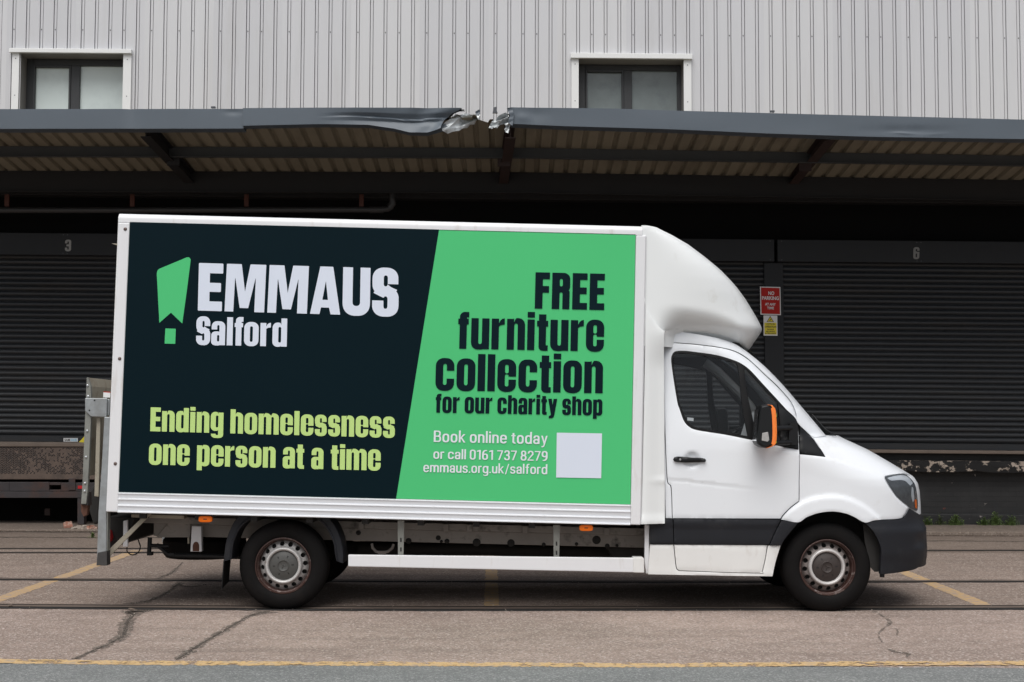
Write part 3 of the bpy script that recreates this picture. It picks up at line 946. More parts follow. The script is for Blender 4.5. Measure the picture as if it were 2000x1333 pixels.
# ================================================================== the ground
def sheet(name, x0, x1, y0, y1, z, m, nx=1, ny=1):
    vs, fs = [], []
    for j in range(ny + 1):
        for i in range(nx + 1):
            vs.append((x0 + (x1 - x0) * i / nx, y0 + (y1 - y0) * j / ny, z))
    for j in range(ny):
        for i in range(nx):
            a = j * (nx + 1) + i
            fs.append((a, a + 1, a + nx + 2, a + nx + 1))
    return tag(mesh_obj(name, vs, fs, m), kind='structure')
sheet('ground', -300, 300, -300, 300, 0.0, M['concrete'])

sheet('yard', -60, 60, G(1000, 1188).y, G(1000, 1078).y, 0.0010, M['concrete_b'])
sheet('yard', -60, 60, G(1000, 1078).y, 19.6, 0.0010, M['concrete_c'])

def strip(name, ctr, wl, wr, z, m, jit=0.0, kind='structure', px=True):
    """a flat ribbon on the ground along a pixel (or metre) path with ragged edges"""
    P = [G(*p) if px else Vector((p[0], p[1], 0)) for p in ctr]
    vs, fs = [], []
    for i, p in enumerate(P):
        d = (P[min(i + 1, len(P) - 1)] - P[max(i - 1, 0)]).normalized()
        n = Vector((-d.y, d.x, 0))
        a = wl[i] if isinstance(wl, list) else wl
        b = wr[i] if isinstance(wr, list) else wr
        l_ = p + n * max(0.002, a + random.uniform(-jit, jit)); r_ = p - n * max(0.002, b + random.uniform(-jit, jit))
        vs += [(l_.x, l_.y, z), (r_.x, r_.y, z)]
    for i in range(len(P) - 1):
        fs.append((2 * i, 2 * i + 1, 2 * i + 3, 2 * i + 2))
    o = mesh_obj(name, vs, fs, m)
    if kind: tag(o, kind=kind)
    return o
def densify(pts, n):
    q = catmull(pts, n, closed=False, corner=180)
    return q
# the lane of grey asphalt in front, and the yellow line along its edge
ya = G(0, 1296).y; yb = G(2000, 1304).y
vs = []
N = 400
edge = []
for i in range(N + 1):
    x = -40 + 80 * i / N
    yy = ya + (yb - ya) * (x + 3.2) / 6.4
    edge.append((x, yy))
vs = [(e[0], e[1] - 0.035 + random.uniform(-0.014, 0.014), 0.004) for e in edge] + [(e[0], -60, 0.004) for e in edge]
fs = [(i, i + N + 1, i + N + 2, i + 1) for i in range(N)]
fs = [f[::-1] if False else f for f in fs]
tag(mesh_obj('road', vs, fs, M['asphalt']), kind='structure')
pl = densify([(-60, 1292), (300, 1296), (700, 1297.5), (1000, 1299), (1300, 1300.5), (1640, 1297.5), (2060, 1296)], 60)
strip('yellow_edge_line', pl, 0.060, 0.085, 0.0055, M['ypaint'], jit=0.016)
def seg(a, b, n):
    return [(a[0] + (b[0] - a[0]) * i / n, a[1] + (b[1] - a[1]) * i / n) for i in range(n + 1)]
strip('yellow_bay_line', seg((-160, 1228), (268, 1076), 80), 0.07, 0.07, 0.0025, M['ypaint2'], jit=0.010)
strip('yellow_bay_line', seg((960, 1100), (960, 1186), 40), 0.06, 0.06, 0.0025, M['ypaint2'], jit=0.007)
strip('yellow_bay_line', seg((1700, 1091), (1925, 1184), 60), 0.07, 0.07, 0.0025, M['ypaint2'], jit=0.010)
# cracks, filled with dirt
def crack(pts, wd, jit=0.35, n=9, core=True):
    q = densify(pts, n)
    q = [(a + random.uniform(-.9, .9), b + random.uniform(-.35, .35)) for a, b in q]
    ws = []
    for i in range(len(q)):
        t = i / (len(q) - 1) * (len(wd) - 1)
        k = min(int(t), len(wd) - 2)
        ws.append((wd[k] + (wd[k + 1] - wd[k]) * (t - k)) / 2 * random.uniform(1 - jit, 1 + jit))
    strip('eroded_edge', q, [w_ * 1.2 + 0.004 for w_ in ws], [w_ * random.uniform(.8, 1.5) + 0.004 for w_ in ws], 0.0022, M['erode'])
    if core: strip('pavement_crack', q, [w_ * .34 + .002 for w_ in ws], [w_ * random.uniform(.12, .45) + .002 for w_ in ws], 0.0034, M['crackfill'])
crack([(357, 1098), (336, 1119), (316, 1128), (302, 1133)], [0.01, 0.04, 0.05, 0.02])
crack([(352, 1138), (329, 1156), (301, 1171), (252, 1182)], [0.09, 0.03, 0.05, 0.16])
crack([(402, 1142), (372, 1147), (345, 1143)], [0.015, 0.03, 0.05])
crack([(268, 1193), (256, 1206), (247, 1219), (241, 1241), (218, 1256), (196, 1266), (170, 1277), (146, 1288)], [0.13, 0.075, 0.085, 0.09, 0.045, 0.07, 0.03, 0.05])
crack([(300, 1192), (262, 1196), (236, 1194)], [0.06, 0.14, 0.03])
crack([(522, 1195), (483, 1206), (437, 1233), (400, 1254), (381, 1266), (343, 1291)], [0.16, 0.035, 0.06, 0.035, 0.065, 0.04])
crack([(1706, 1195), (1722, 1203), (1738, 1217), (1721, 1232), (1716, 1244), (1724, 1256)], [0.03, 0.006, 0.024, 0.005, 0.004, 0.003], core=False)
crack([(1735, 1268), (1752, 1275), (1773, 1277), (1770, 1285)], [0.01, 0.03, 0.026, 0.006], core=False)
crack([(1722, 1232), (1750, 1229), (1752, 1242)], [0.003, 0.007, 0.003], core=False)
# dirt joints between the slabs
for v0, v1, wd in ((1050, 1058, 0.05), (1040, 1045, 0.04)):
    q = [(u, v0 + (v1 - v0) * u / 2000 + random.uniform(-.4, .4)) for u in range(-200, 2240, 22)]
    strip('slab_joint', q, wd, wd, 0.003, M['crackfill'], jit=wd * 0.4)

# rails set in the paving
def rail(pl, wid, label, mode):
    t = empty('dock_rail', G(*pl[len(pl) // 2]))
    tag(t, label, 'rail', 'steel rails set flush in the yard')
    q = densify(pl, 30)
    P = [G(*p) for p in q]
    def rib(a, b, z, m, nm, jit=0.0):
        vs = []
        for p in P:
            vs += [(p.x, p.y + a + random.uniform(-jit, jit), z), (p.x, p.y + b + random.uniform(-jit, jit), z)]
        fs = [(2 * i, 2 * i + 2, 2 * i + 3, 2 * i + 1) for i in range(len(P) - 1)]
        return mesh_obj(nm, vs, fs, m, t)
    rib(-wid / 2, wid / 2, 0.004, M['groove'], 'flangeway', 0.014)
    rib(-wid * 0.20, wid * 0.16, 0.009, M['railhead'], 'rail_head', 0.004)
    if mode == 2:
        rib(wid * 0.30, wid * 0.42, 0.009, M['railhead'], 'check_rail')
    return t
rail([(-500, 1181), (0, 1185), (700, 1189.5), (1300, 1189), (2000, 1187.5), (2500, 1186)], 0.27, 'near grey steel rail set flush in the concrete under the van tyres', 2)
rail([(-500, 1129), (0, 1132), (700, 1135.5), (1300, 1137), (2000, 1136), (2500, 1135.5)], 0.20, 'second steel rail set in the concrete behind the van wheels', 1)
rail([(-500, 1079.5), (0, 1080), (700, 1079), (1300, 1077), (2000, 1075.5), (2500, 1074.5)], 0.20, 'third steel rail from the road, running past the foot of the tail lift', 1)
rail([(-500, 1071.5), (0, 1072), (700, 1071), (1300, 1070), (1500, 1069.5)], 0.14, 'farthest thin steel rail in the yard, closest to the dock', 1)

# ================================================================== the warehouse
YW = 19.34
SH = 0.006
def zb(x, z):
    return z - SH * x
BT = lambda x, y, z: Vector((x, y, zb(x, z)))
def Zof(u, v, Y=YW):             # building height (before the slight fall along the street) of a pixel
    p = W(u, v, Y)
    return p.z + SH * p.x
wh = empty('warehouse', (0, YW, 0))
tag(wh, 'grey corrugated metal warehouse above a dark loading dock', 'warehouse')

# cladding: flat pans between narrow sunk grooves
P0 = W(1371, 60, YW).x
pitch = 0.2
win = []
for (ua, ub, vt) in ((40, 243, 106), (1129, 1336, 117)):
    win.append((W(ua, 160, YW).x, W(ub, 160, YW).x, Zof((ua + ub) / 2, vt)))
z_bot, z_top = Zof(1000, 330), 10.2
cl = MB(BT)
def pan(x0, y0, x1, y1):
    for (a, b, zt) in win:
        if x0 < b and x1 > a:
            # split at the window
            if x0 < a - 1e-6:
                f = (a - x0) / (x1 - x0); pan(x0, y0, a, y0 + (y1 - y0) * f); pan(a, y0 + (y1 - y0) * f, x1, y1); return
            if x1 > b + 1e-6:
                f = (b - x0) / (x1 - x0); pan(x0, y0, b, y0 + (y1 - y0) * f); pan(b, y0 + (y1 - y0) * f, x1, y1); return
            cl.add([(x0, y0, zt), (x1, y1, zt), (x1, y1, z_top), (x0, y0, z_top)], [(0, 1, 2, 3)], cur_m)
            zl = zt - 1.25
            cl.add([(x0, y0, z_bot), (x1, y1, z_bot), (x1, y1, zl), (x0, y0, zl)], [(0, 1, 2, 3)], cur_m)
            return
    cl.add([(x0, y0, z_bot), (x1, y1, z_bot), (x1, y1, z_top), (x0, y0, z_top)], [(0, 1, 2, 3)], cur_m)
k0, k1 = -68, 60
for k in range(k0, k1):
    c = P0 + k * pitch
    g, s_, d, e_ = 0.0155, 0.0115, 0.042, 0.010       # a raised strip between two narrow slots
    cur_m = 2 + ((k // 5) * 7) % 3
    pan(c - pitch / 2, YW, c - g - s_, YW)
    pan(c - g - s_, YW, c - g - s_ * .75, YW + d)
    pan(c - g - s_ * .75, YW + d, c - g - s_ * .2, YW + d)
    pan(c - g - s_ * .2, YW + d, c - g, YW + e_)
    pan(c - g, YW + e_, c + g, YW + e_)
    pan(c + g, YW + e_, c + g + s_ * .2, YW + d)
    pan(c + g + s_ * .2, YW + d, c + g + s_ * .75, YW + d)
    pan(c + g + s_ * .75, YW + d, c + g + s_, YW)
    pan(c + g + s_, YW, c + pitch / 2, YW)
    # a shallow stiffening crease in the pan, and fixings in two grooves of three
    if (k % 5) in (0, 2, 3):
        for zz in (Zof(1000, 66), Zof(1000, 66) + 1.75):
            cl.add([(c + 0.009 * math.cos(a * math.pi / 4), YW + e_ - 0.003, zz + 0.011 * math.sin(a * math.pi / 4)) for a in range(8)], [tuple(range(8))], 1)
cl.build('cladding', [M['clad'], M['screw'], M['clad'], M['clad_b'], M['clad_c']], wh)
# the wall's end returns, roof edge and core behind the sheets
core = MB(BT)
core.box(P0 + (k0 - .5) * pitch + .02, P0 + (k1 - .5) * pitch - .02, YW + 0.62, YW + 14, 0.0, z_top - 0.1)
core.build('inner_wall', M['void'], wh)
rf = MB(BT)
rf.box(P0 + (k0 - .7) * pitch, P0 + (k1 - .3) * pitch, YW - 0.1, YW + 14.1, z_top, z_top + 0.16)
rf.build('roof', M['fascia'], wh)

def window(name, cols, jl, jr, head, panes, paneM, rec=0.30):
    # cols: jamb trims (u0,u1) left, right; head flashing (u0,u1,v0,v1); panes: list of glass rectangles
    fr = MB(BT)
    x0, x1 = W(jl[1], 160, YW).x, W(jr[0], 160, YW).x
    zt = Zof((jl[1] + jr[0]) / 2, head[3])
    zl = zt - 1.18
    o = MB(BT)
    # frame members set back in the opening
    yf = YW + rec
    ft = 0.055
    xm = W(panes[0][1], 160, yf).x * 0.5 + W(panes[1][0], 160, yf).x * 0.5
    xa, xb = W(panes[0][0], 160, yf).x, W(panes[1][1], 160, yf).x
    ztop = Zof((panes[0][0] + panes[1][1]) / 2, panes[0][2], yf)
    for (a, b, c, d) in ((x0, xa, zl, zt - 0.006), (xb, x1, zl, zt - 0.006)):
        o.box(a, b, yf - 0.03, yf + 0.06, c, d)
    o.box(xa, xb, yf - 0.03, yf + 0.06, ztop, zt - 0.006)
    mw = (W(panes[1][0], 160, yf).x - W(panes[0][1], 160, yf).x) / 2
    o.box(xm - mw, xm + mw, yf - 0.035, yf + 0.06, zl, ztop)
    # opening light has a sash of its own
    xs1 = xm - mw
    o.box(xa, xa + 0.03, yf - 0.045, yf + 0.02, zl, ztop)
    o.box(xs1 - 0.03, xs1, yf - 0.045, yf + 0.02, zl, ztop)
    o.box(xa + 0.03, xs1 - 0.03, yf - 0.045, yf + 0.02, ztop - 0.03, ztop)
    wobj = o.build('window', M['frame'], wh, bevel=0.006)
    for (pa, pb) in ((xa + .028, xs1 - .028), (xm + mw, xb)):
        g = MB(BT)
        g.box(pa, pb, yf + 0.012, yf + 0.02, zl, ztop - (0.028 if pa < xm else 0))
        g.build('pane', paneM, wobj)
    r = MB(BT)          # reveals and flashings
    r.box(x0 - 0.012, x0, YW - 0.02, yf + 0.06, zl, zt)
    r.box(x1, x1 + 0.012, YW - 0.02, yf + 0.06, zl, zt)
    r.box(x0 - 0.012, x1 + 0.012, YW - 0.02, yf + 0.06, zt, zt + 0.012)
    r.build('reveal', M['reveal'], wobj)
    for (ua, ub) in (jl, jr):
        s = MB(BT)
        s.box(W(ua, 160, YW).x, W(ub, 160, YW).x, YW - 0.030, YW - 0.022, zl, zt - 0.003)
        for zz in (zt - 0.08, zt - 0.62):
            s.disc((W((ua + ub) / 2, 160, YW).x, zz), 0.008, YW - 0.032, 8, 1)
        s.build('jamb_flashing', [M['flash'], M['screw']], wobj)
    h = MB(BT)
    xa2, xb2 = W(head[0], 100, YW).x, W(head[1], 100, YW).x
    zh = Zof((head[0] + head[1]) / 2, head[2])
    h.prism([(xa2, zt), (xb2, zt), (xb2, zh), (xa2, zh)], YW - 0.075, YW + 0.01)
    h.build('head_flashing', M['flash'], wobj, bevel=0.004)
    return wobj
w1 = window('window', None, (24, 38), (241, 257), (21, 259, 98, 106), [(66, 140, 130), (157, 243, 130)], M['pane1'])
tag(w1, 'pale frosted window')
w2 = window('window', None, (1116, 1130), (1335, 1350), (1114, 1351, 107, 117), [(1143, 1218, 139), (1234, 1322, 139)], M['pane2'])
tag(w2, 'dim grey window')

# ---- the dark loading bays
YS = YW - 0.02
bay = 552.0
cen = [132 + bay * k for k in range(-1, 5)]
zh1, zh0 = Zof(132, 458, YS), Zof(132, 501, YS)
zsh = Zof(80, 863, YS)
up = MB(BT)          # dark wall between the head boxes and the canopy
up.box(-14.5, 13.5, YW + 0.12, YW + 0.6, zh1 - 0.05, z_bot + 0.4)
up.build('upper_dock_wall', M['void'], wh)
hdr = MB(BT)         # steel angles running over the doors
hdr.box(-14.4, 13.4, YW - 0.10, YW + 0.119, Zof(1000, 392, YW), Zof(1000, 366, YW))
hdr.build('lintel_beam', M['beam'], wh, bevel=0.01)
for ci, cu_ in enumerate(cen):
    hw_ = 265.0
    xa, xb = W(cu_ - hw_, 700, YS).x, W(cu_ + hw_, 700, YS).x
    z0, z1 = zsh, zh0 + 0.05
    prof = []
    per = 0.0762
    n = int((z1 - z0 - 0.11) / per)
    prof.append((YS + 0.02, z0))
    prof.append((YS - 0.012, z0)); prof.append((YS - 0.012, z0 + 0.085)); prof.append((YS + 0.012, z0 + 0.09))
    for i in range(n):
        zz = z0 + 0.10 + i * per
        for t, y in ((0.06, 0.004), (0.16, -0.007), (0.34, -0.013), (0.55, -0.013), (0.74, -0.007), (0.84, 0.002), (0.93, 0.010), (1.0, 0.012)):
            prof.append((YS + y, zz + per * t))
    prof.append((YS + 0.01, z1))
    mb = MB(BT)
    vs = []
    for y, z in prof:
        vs += [(xa, y, z), (xb, y, z)]
    fs = [(2 * i, 2 * i + 1, 2 * i + 3, 2 * i + 2) for i in range(len(prof) - 1)]
    mb.add(vs, fs)
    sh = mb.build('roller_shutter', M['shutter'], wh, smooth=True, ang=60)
    for xx in (xa, xb):
        gd = MB(BT)
        gd.box(xx - 0.03, xx + 0.03, YS - 0.035, YS + 0.05, z0, z1 - 0.05)
        gd.build('guide_channel', M['header'], sh, bevel=0.004)
    hb = MB(BT)
    xl, xr = W(cu_ - bay / 2 + 3, 480, YS).x, W(cu_ + bay / 2 - 3, 480, YS).x
    hb.box(xl, xr, YS - 0.13, YS + 0.10, zh0, zh1)
    for ex in (xl + 0.06, (xl + xr) / 2 - 0.02, (xl + xr) / 2 + 0.04, xr - 0.06):
        for zz in (zh0 + 0.025, zh1 - 0.025):
            hb.disc((ex, zz), 0.008, YS - 0.131, 8, 1)
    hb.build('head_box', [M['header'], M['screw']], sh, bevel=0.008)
YH = YS - 0.134
for txt, uc, v0, v1, hgt, mm in (('3', 132.7, 491.2, 491.2, 22.5, 'number'), ('6', 1789.5, 506.5, 506.5, 23.2, 'number_dim')):
    shs = [o for o in wh.children if o.name.startswith('roller_shutter')]
    near = min(shs, key=lambda o: abs(sum(v.co.x for v in o.data.vertices) / len(o.data.vertices) - W(uc, 490, YH).x))
    word('number', txt, GN, (uc - 6, v0), (uc + 6, v1), hgt, YH, M[mm], near, hunit=115.0)
# pillars between the doors
for k in range(len(cen) - 1):
    uc = cen[k] + bay / 2
    pb = MB(BT)
    pb.box(W(uc - 19.5, 700, YS).x, W(uc + 18.5, 700, YS).x, YS - 0.05, YS + 0.6, zsh, zh0 - 0.002)
    pb.build('pillar', M['header'], wh, bevel=0.01)
# concrete sill, flaking dock edge, painted brick below
dk = MB(BT)
dk.box(-14.5, 13.5, YS - 0.10, YW + 0.6, Zof(1900, 887, YS - .1), zsh - 0.004)
dk.build('door_sill', M['sill'], wh, bevel=0.01)
xL = W(-700, 900, YW).x
xE = W(230, 930, YW).x
brk = MB(BT)
zb1 = Zof(1900, 886, YW)
brk.box(xE, 13.5, YW + 0.04, YW + 0.60, -0.5, zb1 - 0.012)
brk.box(xL - 6, xL, YW + 0.04, YW + 0.60, -0.5, zb1 - 0.012)
brk.build('brick_base', M['brick'], wh)
ed = MB(BT)
zt0, zt1 = Zof(1900, 921, YW - .16), Zof(1900, 901, YW - .16)
prof = [(-0.0, zt1), (0.0, zt0 + 0.03), (0.03, zt0), (0.2, zt0)]
for xs0, xs1 in ((xE + 0.02, 13.4),):
    nseg = 120
    vs = []
    for i in range(nseg + 1):
        x = xs0 + (xs1 - xs0) * i / nseg
        jz = random.uniform(-0.02, 0.012)
        for (dy, z) in ((0.24, zt1), (0.0, zt1), (random.uniform(-.01, .012), (zt0 + zt1) / 2), (0.012, zt0 + jz), (0.24, zt0 + jz)):
            vs.append((x, YW - 0.18 + dy, z))
    fs = [(5 * i + k, 5 * i + 5 + k, 5 * i + 6 + k, 5 * i + 1 + k) for i in range(nseg) for k in range(4)]
    ed.add(vs, fs)
ed.build('dock_edge', M['flaked'], wh)
lg = MB(BT)
lz = Zof(1900, 1005, YW - .03)
lg.box(xE + 0.05, 13.3, YW - 0.045, YW + 0.039, -0.4, lz)
lg.build('brick_plinth', M['brick'], wh, bevel=0.01)
# the open pit below the leveller, left
pit = MB(BT)
pit.box(xL, xE, YW + 0.55, YW + 0.6, -0.4, zb1)
pit.build('pit_wall', M['void'], wh)

# signs on the shutter pillar
YP = YS - 0.053
def quad_px(mb, c, Y, m=0):
    q = [W(u, v, Y) for u, v in c]
    k = len(mb.v)
    mb.v += q
    mb.f.append((k, k + 3, k + 2, k + 1) if (q[1] - q[0]).cross(q[2] - q[0]).y > 0 else (k, k + 1, k + 2, k + 3))
    mb.m.append(m)
def slab(mb, c, Y, t, m=0):
    a = [W(u, v, Y) for u, v in c]
    mb.prism([(p.x, p.z) for p in a], Y, Y + t, m)
s1 = empty('no_parking_sign', W(1504.5, 616, YP))
tag(s1, 'red NO PARKING AT ANY TIME sign on the dark pillar by the van', 'sign')
mb = MB(); slab(mb, [(1484.3, 560), (1524.3, 561), (1525.3, 616), (1485.3, 615)], YP - 0.012, 0.010)
mb.build('backing', M['white_sign'], s1, bevel=0.003)
mb = MB(); quad_px(mb, [(1486.3, 562), (1522.6, 563), (1523.5, 614), (1487.2, 613)], YP - 0.0145)
mb.build('face', M['red_sign'], s1)
for t_, p0, p1, c_ in (('NO', (1500.7, 576.2), (1512.2, 576.4), 6.4), ('PARKING', (1488.2, 585.6), (1521.3, 586.3), 6.4), ('AT ANY', (1494.3, 596.8), (1515, 597.2), 4.6), ('TIME', (1498.2, 604.3), (1511.6, 604.6), 4.7)):
    small_word('lettering', t_, p0, p1, c_, YP - 0.0165, M['white_sign'], s1, 0.03, 0.0)
s2 = empty('cctv_sign', W(1505, 656, YP))
tag(s2, 'small white and yellow CCTV warning sign below the red sign', 'sign')
mb = MB(); slab(mb, [(1491.2, 616.5), (1518.2, 616.8), (1518.5, 656.2), (1491.5, 655.9)], YP - 0.009, 0.007)
mb.build('backing', M['white_sign'], s2)
mb = MB(); quad_px(mb, [(1493, 630.7), (1516.6, 630.9), (1516.9, 653.8), (1493.3, 653.6)], YP - 0.011)
mb.build('panel', M['yellow_sign'], s2)
mb = MB()
q = [W(u, v, YP - 0.011) for u, v in ((1504.4, 617.6), (1511.6, 629.2), (1497.4, 629))]
mb.add([tuple(p) for p in q], [(0, 2, 1)], 0)
q = [W(u, v, YP - 0.013) for u, v in ((1504.4, 619.6), (1509.8, 628.3), (1499.1, 628.2))]
mb.add([tuple(p) for p in q], [(0, 2, 1)], 1)
q = [W(u, v, YP - 0.015) for u, v in ((1502, 626.6), (1505.6, 623.4), (1507, 624.8), (1503.6, 627))]
mb.add([tuple(p) for p in q], [(0, 3, 2, 1)], 0)
mb.build('warning_triangle', [M['blacksign'], M['yellow_sign']], s2)
for t_, p0, p1, c_ in (('CCTV IN', (1497, 635.2), (1512.8, 635.3), 3.3), ('OPERATION', (1494, 640.3), (1516, 640.5), 3.3), ('24 HOUR', (1498.4, 645.1), (1511.6, 645.2), 2.6), ('RECORDING', (1496, 649.1), (1513.8, 649.2), 2.4), ('IN PROGRESS', (1494.2, 652.7), (1516, 652.8), 2.3)):
    small_word('lettering', t_, p0, p1, c_, YP - 0.0132, M['blacksign'], s2, 0.02, 0.0)
# maker's sticker low on shutter 3
st = empty('shutter_sticker', W(138, 863, YS - .02))
tag(st, 'small white and blue sticker low on the shutter numbered 3', 'sticker')
mb = MB(); slab(mb, [(124, 856), (152, 856.2), (152, 863.2), (124, 863)], YS - 0.0165, 0.003)
mb.build('backing', M['white_sign'], st)
small_word('lettering', 'SAM', (126, 862), (136.5, 862), 4.6, YS - 0.0185, M['blacksign'], st, 0.02, 0)
M['blue'] = mat('blue_print', (0.12, 0.42, 0.62), 0.5)
small_word('lettering', 'DOORS', (138, 862), (150.4, 862.1), 4.6, YS - 0.0185, M['blue'], st, 0.02, 0)
mb = MB(); mb.prism_px([(154, 864), (172, 845), (174, 866)], YS - 0.03, YS - 0.022)
ho = mb.build('hazard_flag', M['yellow_sign'])
tag(ho, 'small yellow triangular tag at the foot of shutter 3', 'tag')

# dock leveller, left
dl = empty('dock_leveller', W(80, 1015, YS - 0.15))
tag(dl, 'rusty chequer-plate dock leveller lip below shutter 3', 'dock leveller')
YD = YS - 0.16
mb = MB()
a = [W(u, v, YD) for u, v in ((-900, 866), (215, 866.5), (215, 873), (-900, 872))]
mb.prism([(p.x, p.z) for p in a], YD - 0.02, YS - 0.02)
mb.build('hinge_bar', M['sill'], dl, bevel=0.008)
# lip: plate with raised tread lozenges
mb = MB()
c4 = [(-900, 872.5), (214, 873.5), (213, 937), (-900, 936)]
a = [W(u, v, YD) for u, v in c4]
mb.prism([(p.x, p.z) for p in a], YD, YD + 0.03)
base = mb.build('lip_plate', M['check'], dl, bevel=0.006)
tr = MB()
x0, x1 = W(-60, 900, YD).x, W(210, 900, YD).x
z0, z1 = W(80, 930, YD).z, W(80, 879, YD).z
px_ = 0.050
iy = 0
zz = z0
while zz < z1:
    xx = x0 + (iy % 2) * px_ / 2
    ix = 0
    while xx < x1:
        if math.sin(xx * 4.3 + 1.2) + math.sin(zz * 13 + xx * 7.2) * .5 + math.sin(xx * 17 + zz * 23) * .45 * 1.0 + random.uniform(-1.3, 1.3) > -0.55:
            s = 1 if (ix + iy) % 2 else -1
            l_, w_ = 0.0225, 0.0072
            cx, sx = math.cos(s * 0.8), math.sin(s * 0.8)
            q = [(l_, 0), (0, w_), (-l_, 0), (0, -w_)]
            zf = zz - SH * xx
            vs = [(xx + a_ * cx - b_ * sx, YD - 0.001, zf + a_ * sx + b_ * cx) for a_, b_ in q] + [(xx, YD - 0.006, zf)]
            tr.add(vs, [(0, 4, 1), (1, 4, 2), (2, 4, 3), (3, 4, 0)])
        xx += px_ / 2; ix += 1
    zz += px_ / 2; iy += 1
tr.build('tread_pattern', M['tread'], base)
mb = MB()
YB = YD - 0.02
def boxpx(mb, u0, v0, u1, v1, Y0, Y1, m=0):
    mb.prism_px([(u0, v0), (u1, v0), (u1, v1), (u0, v1)], Y0, Y1, m)
boxpx(mb, -900, 942, 18, 960, YB, YB + 0.14)
boxpx(mb, 18, 942, 96, 960, YB - 0.004, YB + 0.14)
boxpx(mb, 96, 942.5, 119, 948, YB, YB + 0.14); boxpx(mb, 96, 957, 119, 960, YB, YB + 0.14)
boxpx(mb, 119, 943, 230, 960, YB - 0.003, YB + 0.14)
boxpx(mb, 134, 935, 147, 958, YB - 0.02, YB - 0.003)
mb.build('upper_beam', M['dock_beam'], dl, bevel=0.006)
mb = MB()
boxpx(mb, -900, 960.6, 222, 973, YB - 0.03, YB + 0.12)
boxpx(mb, 151, 973, 164, 1025, YB - 0.02, YB + 0.1)
mb.build('lower_beam', M['dock_beam'], dl, bevel=0.006)
mb = MB()
boxpx(mb, 87, 994, 97, 1007, YB + 0.35, YB + 0.40)
mb.build('stop_bracket', M['beam_rust'], dl)
mb = MB()
slab(mb, [(152, 949), (162, 949), (162, 955), (152, 955)], YB - 0.012, 0.01)
mb.build('red_reflector', M['red_lens'], dl)
# apron edge left and pavement right
mb = MB()
zA = 0.035
pa = [G(-900, 1022), G(300, 1024)]
mb.prism([(pa[0].x - 6, 0.0), (xE + 0.3, 0.0), (xE + 0.3, zA), (pa[0].x - 6, zA)], YW - 1.05, YW + 0.55)
mb_o = mb.build('dock_apron', M['pavement'], bevel=0.012)
tag(mb_o, kind='structure')
mb = MB()
ypv = G(1900, 1048).y
mb.prism([(xE + 0.32, 0.0), (30, 0.0), (30, 0.06), (xE + 0.32, 0.06)], ypv, YW + 0.02)
tag(mb.build('pavement', M['pavement'], bevel=0.012), kind='structure')

# bricks and rubble by the dock
def lump(name, p, sx, sy, sz, m, label, cat, group=None, seed=0, rot=0.0):
    rr = random.Random(seed)
    bm = bmesh.new()
    bmesh.ops.create_cube(bm, size=1)
    bmesh.ops.subdivide_edges(bm, edges=bm.edges[:], cuts=2, use_grid_fill=True)
    for v in bm.verts:
        q = v.co
        v.co = Vector((q.x * sx * rr.uniform(.85, 1.1), q.y * sy * rr.uniform(.85, 1.1), q.z * sz * rr.uniform(.8, 1.15)))
    me = bpy.data.meshes.new(name)
    bm.to_mesh(me); bm.free()
    me.materials.append(m)
    o = bpy.data.objects.new(name, me)
    COL.objects.link(o)
    o.location = (p[0], p[1], p[2] + sz * 0.45)
    o.rotation_euler = (rr.uniform(-.15, .15), rr.uniform(-.2, .2), rot or rr.uniform(0, 3))
    return tag(o, label, cat, group)
yA = YW - 0.75
lump('broken_brick', (W(133, 1015, yA).x, yA, zA), 0.11, 0.10, 0.085, M['brick_red'], 'red and cream broken brick lying before the leveller pit', 'brick', seed=3, rot=0.3)
rub = [(146, 1027, .10, .03, 'stone', 'flat grey stone chip under the broken brick'), (154, 1028, .05, .05, 'stone', 'pale round stone beside the leveller leg'),
       (165, 1024, .07, .05, 'stone', 'grey brown stone at the base of the tail lift'), (173, 1023, .045, .045, 'brick_red', 'small red brick lump nearest the tail lift hinge'),
       (180, 1021, .05, .05, 'brick_red', 'red brick lump in the middle of the rubble'), (187, 1024, .04, .03, 'brick_red', 'last red brick chip in the rubble, by the lift post'),
       (186, 1036, .06, .025, 'sill', 'yellowish flat chip lying out on the yard near the post')]
for i, (u, v, a_, c_, mm, lb) in enumerate(rub):
    y_ = YW - 0.95 if v < 1030 else G(u, v).y
    lump('rubble_lump', (W(u, v, y_).x, y_, zA if v < 1030 else 0), a_, a_ * .8, c_, M[mm], lb, 'rubble', 'rubble below the tail lift', seed=20 + i)
lump('rubble_lump', (*G(20, 1187)[:2], 0.01), .03, .02, .02, M['sill'], 'small tan stone on the near rail at far left', 'rubble', seed=41)
lump('rubble_lump', (*G(258, 1192.5)[:2], 0.006), .055, .018, .008, M['sill'], 'flat wood chip lying across the crack at the near rail', 'rubble', seed=42)
lump('rubble_lump', (*G(1759, 1307)[:2], 0.004), .02, .012, .008, M['white_sign'], 'scrap of white litter on the asphalt', 'rubble', seed=43)
def grit(name, n, area, m, lo, hi, seed):
    rr = random.Random(seed)
    mb = MB()
    for i in range(n):
        u = rr.uniform(area[0], area[2]); v = rr.uniform(area[1], area[3])
        p = G(u, v)
        s = rr.uniform(lo, hi)
        vs = [(p.x + s * rr.uniform(.6, 1) * math.cos(a), p.y + s * rr.uniform(.6, 1) * math.sin(a), 0.0035) for a in (0, 1.6, 3.1, 4.7)]
        vs.append((p.x, p.y, 0.004 + s * rr.uniform(.3, .8)))
        mb.add(vs, [(0, 1, 4), (1, 2, 4), (2, 3, 4), (3, 0, 4)])
    return tag(mb.build(name, m), 'loose grit scattered over the worn concrete yard', 'grit', kind='stuff')
grit('loose_grit', 1500, (-60, 1105, 2060, 1288), M['stone'], 0.003, 0.008, 5)

